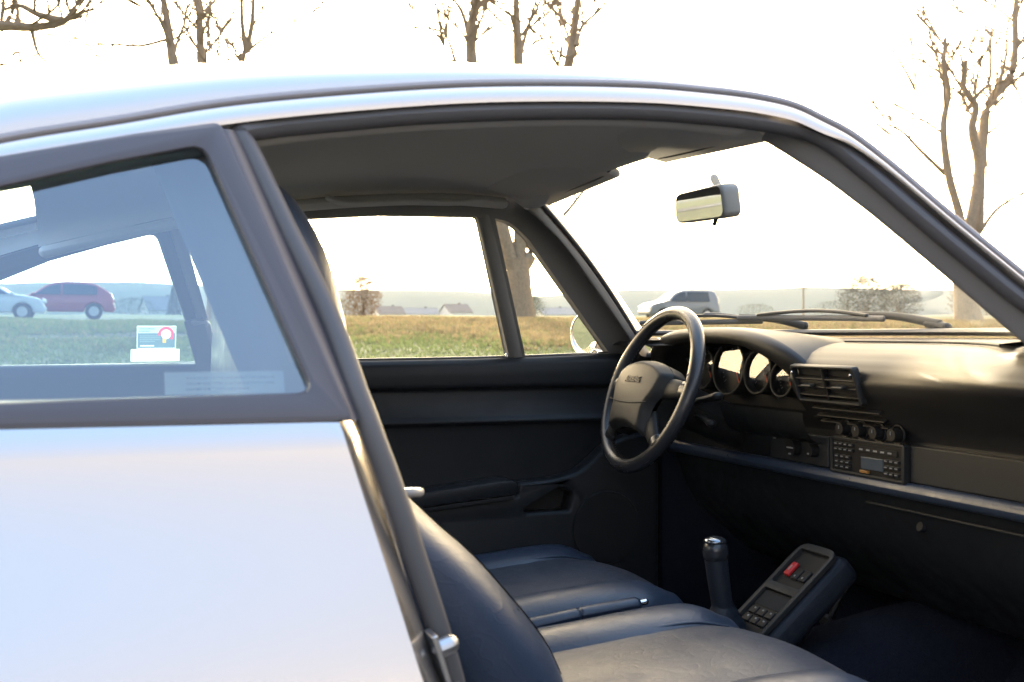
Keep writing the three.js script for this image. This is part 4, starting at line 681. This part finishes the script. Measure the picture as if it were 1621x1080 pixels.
function twig(out, p, d, len, r, depth, budget) {
  if (budget.n <= 0) return; budget.n--;
  const pts = [p.toArray()], q = p.clone(), dir = d.clone();
  for (let i = 0; i < 3; i++) { dir.add(V(rr(-0.25, 0.25), rr(-0.08, 0.22), rr(-0.25, 0.25))).normalize(); q.addScaledVector(dir, len / 3); pts.push(q.toArray()); }
  const c = new THREE.CatmullRomCurve3(pts.map((a) => V(...a))), n = depth > 1 ? 4 : 3, m = r > 0.02 ? 5 : 3, rows = [];
  for (let j = 0; j <= n; j++) { const t = j / n, w = c.getPoint(t), rad = r * (1 - 0.28 * t); rows.push(Array.from({ length: m + 1 }, (_, i) => { const a = i / m * 6.2832; return [w.x + rad * Math.cos(a), w.y + rad * 0.3 * Math.sin(a), w.z + rad * Math.sin(a)]; })); }
  out.push(grid(m, n, (u, v) => rows[Math.round(v * n)][Math.round(u * m)]));
  if (depth <= 0) return;
  const kids = depth > 1 ? 5 : 4;
  for (let i = 0; i < kids; i++) { const t = rr(0.3, 1), at = c.getPoint(t), nd = c.getTangent(t).add(V(rr(-0.9, 0.9), rr(-0.3, 0.5), rr(-0.9, 0.9))).normalize(); twig(out, at, nd, len * rr(0.4, 0.75), Math.max(0.038, r * (1 - 0.3 * t) * 0.75), depth - 1, budget); }
}
function bareTree(name, base, r, stems, label, grp, dens = 1) {
  const t = group(name, scene, base), twigs = [], budget = { n: 900 * dens };
  stems.forEach((s, i) => {
    const lean = i ? rr(-0.9, 0.9) : 0, tall = s[s.length - 1][1] - s[0][1], pts = s.map((p, k) => [p[0], p[1], (p[2] ?? 0) + (i ? lean * k / (s.length - 1) : 0)]);
    const [r0, r1] = i ? [r * s.w * 0.95, r * s.w * (s.end ?? 0.32)] : [r, r * 0.86];
    add(i ? 'limb' : 'trunk', limbGeo(pts, r0, r1, i ? 7 : 14, i ? 0 : r * 0.45), bark, t);
    if (!i) return;
    const c = new THREE.CatmullRomCurve3(pts.map((a) => V(...a))), len = c.getLength(), k = Math.round(len * 1.25 * dens);
    for (let j = 0; j < k; j++) { const u = lerp(s.from ?? 0.25, 1, (j + rnd()) / k), d = c.getTangent(u).multiplyScalar(0.55).add(V(rr(-1, 1), rr(-0.25, 0.55), rr(-1, 1))).normalize(), rad = lerp(r0, r1, u); twig(twigs, c.getPoint(u), d, rr(1.3, 3.0) * lerp(1.1, 0.8, u), Math.min(0.065, Math.max(0.048, rad * 0.5)) * rr(0.85, 1), 1, budget); }
  });
  add('twigs', mg(twigs), bark, t);
  return tag(t, label, 'tree', grp);
}
const st = (w, from, ...p) => Object.assign(p, { w, from });
bareTree('bare_tree', [13.08, 1.05, -34.2], 0.46, [
  st(1, 0, [0, -0.2], [-0.12, 1.23], [-0.2, 2.4]), st(0.62, 0.4, [-0.3, 1.9], [-0.79, 3.53], [-1.38, 6.23], [-1.83, 8.98], [-1.85, 9.91], [-1.71, 10.79], [-1.58, 12.06], [-1.68, 13.71]), st(0.2, 0.2, [-1.85, 9.6], [-2.17, 10.48], [-2.52, 10.82], [-2.99, 11.5]),
  st(0.55, 0.4, [-0.15, 2.0], [-0.05, 5.04], [-0.15, 9.09], [-0.19, 9.93], [-0.23, 10.94], [-0.31, 12.4]), st(0.2, 0.2, [-0.15, 9.0], [0.24, 10.09], [0.59, 11.01], [1, 12.12]),
  st(0.62, 0.4, [-0.1, 1.9], [0.42, 2.93], [0.79, 5.5], [1.8, 9.17], [2.01, 10.12], [2.18, 11.16], [2.51, 12.92]), st(0.2, 0.2, [1.96, 9.7], [2.25, 10.42], [3, 11.11], [3.58, 11.95]),
  st(0.22, 0.5, [0.42, 2.8], [1.2, 3.59], [1.95, 4.37], [2.61, 5.26], [2.85, 6.25]), st(0.2, 0.4, [-1.38, 6.1], [-2.03, 7.86], [-2.42, 8.93], [-2.78, 9.66], [-3.84, 9.78]), st(0.12, 0.2, [1.8, 9.1], [1.22, 9.47], [0.72, 9.15])],
  'thick leafless tree forking low on the bank, seen past the driver window', 'bare trees along the bank');
bareTree('bare_tree', [3.25, 1.25, -34.2], 0.42, [
  st(1, 0, [0, -0.2], [-0.03, 1.7], [-0.11, 4.1]), st(0.55, 0.4, [-0.11, 3.9], [-0.94, 6.09], [-1.34, 7.69], [-1.46, 8.35], [-1.53, 9.01], [-1.69, 10.04], [-1.83, 11.35]), st(0.5, 0.4, [-0.11, 3.7], [-0.38, 6.13], [-0.56, 7.81], [-0.59, 8.55], [-0.61, 9.36], [-0.66, 10.33], [-0.58, 11.68]),
  st(0.5, 0.4, [-0.08, 3.6], [0.37, 5.98], [0.63, 7.99], [0.76, 8.53]), st(0.26, 0.2, [0.76, 8.4], [0.58, 9.33], [0.58, 10.45]), st(0.26, 0.2, [0.76, 8.4], [0.9, 9.22], [0.95, 10.3], [1.16, 11.49]), st(0.14, 0.2, [0.74, 8.39], [1.38, 8.91], [1.87, 9.13]), st(0.14, 0.2, [-1.5, 8.63], [-2.39, 8.35], [-3.1, 8.36], [-3.98, 8.29], [-5.09, 8.6])],
  'tall leafless tree with slim upright stems above the coupe roof', 'bare trees along the bank');
bareTree('bare_tree', [31.6, 1.35, -34.2], 0.44, [
  st(1, 0, [0, -0.2], [-0.2, 1.38], [-0.15, 3.0]), st(0.5, 0.45, [-0.21, 2.5], [-0.48, 4.05], [-1.11, 5.66], [-1.44, 7.54], [-1.29, 8.7], [-1.56, 9.67], [-1.65, 10.74]), st(0.22, 0.3, [-1.1, 5.7], [-2.18, 6.63], [-2.8, 7.27], [-3.38, 7.55]),
  st(0.6, 0.5, [-0.15, 2.8], [0, 3.79], [0.31, 6], [-0.14, 7.5], [-0.08, 8.26], [-0.78, 8.98], [-0.75, 9.96]), st(0.24, 0.3, [-0.08, 8.2], [0.53, 8.94], [0.96, 9.35], [1.03, 10.79], [1.09, 11.95]),
  st(0.66, 0.4, [-0.06, 2.7], [0.46, 3.44], [0.71, 5.74], [0.96, 7.29], [1.27, 8.6], [2.43, 9.73], [2.78, 10.86], [2.88, 12.62], [3.36, 14.17]), st(0.22, 0.2, [1.27, 8.5], [1.46, 10.25], [1.21, 11.72]), st(0.22, 0.3, [0.37, 3.26], [1.52, 4.36], [2.59, 4.92], [3.68, 5.37]), st(0.14, 0.2, [1.02, 7.4], [1.77, 8.03], [2.46, 8.58])],
  'leafless tree rising beyond the windscreen pillar', 'bare trees along the bank');
bareTree('bare_tree', [-6.87, 1.0, -30], 0.40, [
  st(1, 0, [0, -0.2], [0.03, 2.5], [0.03, 5]), st(0.5, 0.4, [0.03, 4.9], [2.09, 7.2], [4.25, 7.81], [4.98, 7.84], [5.78, 8.06], [6.02, 8.43]), st(0.16, 0.3, [4.98, 7.8], [5.14, 7.21], [5.51, 6.83]), st(0.2, 0.2, [4.25, 7.7], [4.55, 8.29], [4.48, 9.01]), st(0.6, 0.2, [0.03, 4.8], [0.73, 8.78], [1.03, 12.66]), st(0.3, 0.1, [5.78, 8.06], [5.14, 8.18], [4.7, 8.35], [4.33, 8.19])],
  'leafless tree stretching one long level branch over the meadow', 'bare trees along the bank');
// ------------------------------------------------------------------ shrubs and far trees
function shrub(name, [x, z], w, h, colour, label, grp, n = 700, category = 'shrub') {
  const t = group(name, scene, [x, terrainY(x, z) - 0.05, z]), pos = [], stems = [];
  for (let i = 0; i < n * 5; i++) { const a = rnd() * 6.283, e = Math.pow(rnd(), 0.5), yy = Math.pow(rnd(), 0.8), rad = w / 2 * e * Math.sqrt(Math.max(0.05, 1 - Math.pow(Math.abs(yy - 0.42) / 0.62, 2))), p = V(Math.cos(a) * rad, yy * h, Math.sin(a) * rad * 0.8), s = h * rr(0.05, 0.12), d1 = V(rr(-1, 1), rr(-0.2, 1), rr(-1, 1)).normalize().multiplyScalar(s), d2 = V(rr(-1, 1), rr(-1, 1), rr(-1, 1)).normalize().multiplyScalar(s * 0.11); pos.push(...p.toArray(), ...p.clone().add(d1).add(d2).toArray(), ...p.clone().add(d1).sub(d2).toArray()); }
  const g = new THREE.BufferGeometry(); g.setAttribute('position', new THREE.Float32BufferAttribute(pos, 3)); g.computeVertexNormals();
  add('foliage', g, Ph({ color: colour, roughness: 1, transmission: 0.3, thickness: 0, side: THREE.DoubleSide }), t);
  for (let i = 0; i < 6; i++) { const a = rnd() * 6.28, k = rr(0.15, 0.4) * w; stems.push(limbGeo([[0, 0, 0], [Math.cos(a) * k * 0.4, h * 0.35, Math.sin(a) * k * 0.4], [Math.cos(a) * k, h * rr(0.6, 0.85), Math.sin(a) * k]], h * 0.02, h * 0.004, 5)); }
  add('stem', mg(stems), bark, t);
  return tag(t, label, category, grp);
}
shrub('brown_shrub', [15.4, -70], 2.5, 2.7, lin(0.17, 0.095, 0.04), 'rust-brown shrub standing alone on top of the bank');
shrub('low_bush', [12.9, -72], 2.2, 1.0, lin(0.06, 0.065, 0.035), 'low dark bush beside the rust-brown shrub');
for (const [x, z, w, h] of [[97, -128, 8, 5.4], [106, -132, 7, 4.6], [118, -130, 9, 5.6], [129, -134, 8, 4.8], [139, -138, 8, 5.6], [152, -140, 10, 5.2]]) shrub('winter_thicket', [x, z], w, h, lin(0.085, 0.075, 0.05), 'grey-brown winter thicket beyond the windscreen', 'thickets beyond the windscreen', 900);
const hedgeLabels = ['small round bush in the meadow beside the thick forked tree', 'lone wide hedge clump between the forked tree and the rust-brown shrub', 'hedge clump in the meadow next to the white gabled house', 'large hedge clump in front of the distant white terrace', 'dull green hedge mass far beyond the winter thickets'];
for (const [x, z, w, h, k] of [[43, -95, 2.2, 2.0, 0], [36.5, -95, 2.0, 1.7, 0], [75, -200, 9, 5, 1], [25, -240, 10, 5, 2], [6, -260, 12, 5, 2], [58, -300, 14, 6, 3], [150, -330, 16, 7, 4], [178, -340, 18, 7, 4], [205, -330, 16, 6, 4], [236, -330, 20, 7, 4]]) shrub('hedge_clump', [x, z], w, h, lin(0.06, 0.07, 0.04), hedgeLabels[k], 'hedge clumps far out in the meadow', 500);
{
  const x = 14.2, z = -250, t = group('spruce', scene, [x, terrainY(x, z), z]), pos = [];
  for (let i = 0; i < 1600; i++) { const y = rnd(), a = rnd() * 6.283, r = (1 - y) * 1.6 * rr(0.5, 1), p = V(Math.cos(a) * r, 0.8 + y * 6.6, Math.sin(a) * r), d = V(Math.cos(a) * 0.5, -0.2, Math.sin(a) * 0.5), w = V(-Math.sin(a) * 0.12, 0.05, Math.cos(a) * 0.12); pos.push(...p.clone().add(w).toArray(), ...p.clone().sub(w).toArray(), ...p.clone().add(d).toArray()); }
  const g = new THREE.BufferGeometry(); g.setAttribute('position', new THREE.Float32BufferAttribute(pos, 3)); g.computeVertexNormals();
  add('crown', g, S({ color: lin(0.025, 0.04, 0.025), roughness: 1 }), t); add('trunk', limbGeo([[0, -0.2, 0], [0, 3, 0], [0, 7, 0]], 0.2, 0.03, 7), bark, t);
  tag(t, 'single dark spruce behind the white gabled house', 'tree');
}
// ------------------------------------------------------------------ houses in the distance
const plaster = S({ color: lin(0.72, 0.70, 0.66), roughness: 0.9, map: smudge }), roofTile = S({ color: lin(0.16, 0.12, 0.105), roughness: 0.9, map: smudge }), roofSlate = S({ color: lin(0.20, 0.20, 0.21), roughness: 0.8, map: smudge }), paneDark = S({ color: lin(0.03, 0.035, 0.04), roughness: 0.1 });
function house(name, [x, z], w, d, wall, roofH, turn, roofMat, label, grp, wins = 3) {
  const h = group(name, scene, [x, terrainY(x, z) - 0.3, z], turn);
  add('wall', mg([new THREE.BoxGeometry(w, wall + 0.3, d).translate(0, (wall + 0.3) / 2, 0), place(plate([[-d / 2, 0], [d / 2, 0], [0, roofH]], [], w), [-w / 2, wall + 0.3, 0], [0, Math.PI / 2, 0])]), plaster, h);
  const sl = Math.hypot(d / 2 + 0.5, roofH * (1 + 1 / d)), a = Math.atan2(roofH, d / 2);
  const rf = add('roof', mg([-1, 1].map((s) => place(new THREE.BoxGeometry(w + 0.9, 0.18, sl), [0, wall + 0.3 + roofH / 2 + 0.02, s * (d / 4 + 0.12)], [s * a, 0, 0]))), roofMat, h);
  add('chimney', new THREE.BoxGeometry(0.7, 1.4, 0.7).translate(w * 0.2, wall + roofH + 0.3, -0.6), roofTile, rf);
  for (let i = 0; i < wins; i++) for (let f = 0; f < (wall > 4.5 ? 2 : 1); f++) { const o = group('window', h, [lerp(-w / 2, w / 2, (i + 0.5) / wins), 1.7 + f * 2.7, d / 2]); add('window_frame', new THREE.BoxGeometry(1.3, 1.4, 0.08).translate(0, 0, 0.02), plaster, o); add('window_pane', new THREE.BoxGeometry(1.05, 1.15, 0.06).translate(0, 0, 0.045), paneDark, o); }
  add('door', new THREE.BoxGeometry(1.0, 2.1, 0.1).translate(w / 2 - 1.2, 1.35, d / 2 + 0.02), roofTile, h);
  return tag(h, label, 'house', grp);
}
house('white_house', [15.6, -330], 9.5, 9, 3.4, 3.6, 0.25, roofSlate, 'white gabled house in the meadow in front of the spruce', null, 3);
house('white_house', [92, -380], 9, 8, 3.0, 2.4, 0.1, roofTile, 'small white house at the hedge end of the distant terrace', null, 2);
house('white_house', [104, -384], 12, 8, 2.9, 2.0, -0.05, roofSlate, 'long low white house in the middle of the distant terrace', null, 4);
house('white_house', [116, -380], 8.5, 8, 3.6, 2.6, 0.2, roofTile, 'taller white house closing the distant terrace', null, 3);
house('white_house', [153, -380], 13, 9, 2.8, 2.4, 0.1, roofSlate, 'white house standing alone behind the thick forked tree', null, 4);
{
  const p = group('power_pole', scene, [82, terrainY(82, -120), -120]);
  add('pole_shaft', new THREE.CylinderGeometry(0.10, 0.16, 3.8, 12).translate(0, 1.9, 0), bark, p); add('cross_arm', rbox(1.3, 0.12, 0.12, 0.02, [0, 3.5, 0]), bark, p);
  for (const x of [-0.5, 0, 0.5]) add('insulator', new THREE.CylinderGeometry(0.05, 0.06, 0.18, 8).translate(x, 3.66, 0), plaster, p);
  tag(p, 'wooden utility pole standing among the distant thickets', 'pole');
}
// ------------------------------------------------------------------ cars on the bank road
function parkedCar(name, [x, z], turn, L, H, W, belt, roofLine, paint, label, grp) {
  const c = group(name, scene, [x, terrainY(x, z) + 0.05, z], turn), k = (y) => y > belt ? 1 - 0.30 * (y - belt) / (H - belt) : 1 - 0.06 * Math.max(0, (0.45 - y) / 0.3);
  const low = 0.22, R = 0.32, ax = [0.19 * L - L / 2, L / 2 - 0.18 * L];
  const top = table(roofLine), outline = [];
  const N = 48; for (let i = 0; i <= N; i++) { const q = lerp(-L / 2, L / 2, i / N); outline.push([q, top(q)]); }
  const under = []; for (const a of [ax[1], ax[0]]) for (let i = 0; i <= 10; i++) { const w = i / 10 * Math.PI; under.push([a + Math.cos(w) * (R + 0.04), low + 0.08 + Math.sin(w) * (R + 0.02)]); }
  const body = [...outline, [L / 2, 0.5], [L / 2 - 0.04, low + 0.06], ...under, [-L / 2 + 0.04, low + 0.06], [-L / 2, 0.5]];
  add('body', crease(warp(plate(body, [], W, 0.07, 4), (a, b, d) => { const tap = 1 - 0.10 * Math.pow(Math.abs(a) / (L / 2), 4); return [a, b, (d - W / 2) * k(b) * tap]; }), 0.8), paint, c);
  const glassAt = (q0, q1, s) => { const pts = [], y0 = belt + 0.04; for (let i = 0; i <= 12; i++) { const q = lerp(q0, q1, i / 12); pts.push([q, Math.max(y0 + 0.01, Math.min(top(q) - 0.09, H - 0.11))]); } return crease(warp(plate([[q0, y0], ...pts, [q1, y0]], [], 0.02), (a, b, d) => [a, b, s * (W / 2 * k(b) - 0.012 + d)]), 0.5); };
  for (const s of [-1, 1]) for (const [a, b] of [[-0.34, -0.03], [-0.01, 0.30]]) add('side_window', glassAt(a * L, b * L, s), paneDark, c);
  for (const e of [-1, 1]) {
    const edge = []; for (let i = 0; i <= N; i++) { const q = lerp(-L / 2, L / 2, i / N), y = top(q); if (y > belt + 0.06 && y < H - 0.05 && Math.sign(q) === e) edge.push([q, y]); }
    if (edge.length > 1) add(e > 0 ? 'windscreen' : 'rear_window', grid(edge.length - 1, 4, (u, v) => { const [q, y] = edge[Math.round(u * (edge.length - 1))]; return [q + e * 0.012, y + 0.012, lerp(-0.42, 0.42, v) * W * k(y)]; }), paneDark, c);
    for (const s of [-1, 1]) add(e > 0 ? 'headlight' : 'tail_light', rbox(0.12, 0.16, 0.30, 0.04, [e * (L / 2 - 0.05), 0.72, s * (W / 2 - 0.27)]), e > 0 ? M.chrome : S({ color: lin(0.35, 0.02, 0.02), roughness: 0.25 }), c);
    add('bumper', rbox(0.16, 0.18, W * 0.86, 0.05, [e * (L / 2 - 0.04), 0.42, 0]), paint, c);
  }
  for (const a of ax) for (const s of [-1, 1]) { const w = group('wheel', c, [a, R, s * (W / 2 - 0.12)]); add('tyre', new THREE.TorusGeometry(R - 0.08, 0.085, 10, 28).scale(1, 1, 1.2), M.tyre, w); add('rim', place(new THREE.CylinderGeometry(R - 0.12, R - 0.12, 0.15, 20), [0, 0, 0], [Math.PI / 2, 0, 0]), M.steel, w); }
  for (const s of [-1, 1]) add('wing_mirror', rbox(0.10, 0.12, 0.18, 0.04, [0.24 * L, belt + 0.06, s * (W / 2 + 0.04)]), paint, c);
  return tag(c, label, 'car', grp);
}
const gloss = (r, g, b) => Ph({ color: lin(r, g, b), roughness: 0.35, clearcoat: 1, clearcoatRoughness: 0.05 });
const hatch = [[-2.0, 0.62], [-1.95, 0.93], [-1.72, 1.14], [-1.35, 1.37], [-1.0, 1.45], [-0.5, 1.49], [0.1, 1.46], [0.5, 1.32], [0.95, 1.02], [1.3, 0.93], [1.75, 0.82], [1.95, 0.66], [2.0, 0.52]];
parkedCar('hatchback', [-1.75, -46.4], Math.PI, 4.0, 1.49, 1.7, 0.93, hatch, gloss(0.36, 0.02, 0.04), 'dark red hatchback on the bank road seen through the quarter window');
parkedCar('saloon_car', [-4.4, -44.9], 0, 4.4, 1.42, 1.75, 0.92, [[-2.2, 0.62], [-2.12, 0.9], [-1.6, 1.0], [-1.25, 1.05], [-0.8, 1.32], [-0.3, 1.42], [0.25, 1.40], [0.6, 1.27], [1.05, 1.0], [1.5, 0.92], [2.0, 0.80], [2.17, 0.62], [2.2, 0.5]], gloss(0.62, 0.62, 0.60), 'white saloon car on the bank road beside the red hatchback');
parkedCar('family_van', [32.7, -60], Math.PI, 4.7, 1.75, 1.85, 1.02, [[-2.35, 0.7], [-2.30, 1.2], [-2.12, 1.62], [-1.7, 1.73], [-0.6, 1.75], [0.2, 1.70], [0.65, 1.52], [1.1, 1.16], [1.5, 1.04], [2.1, 0.9], [2.3, 0.7], [2.35, 0.5]], gloss(0.16, 0.17, 0.185), 'grey people carrier beyond the windscreen above the steering wheel');

renderer.render(scene, camera);
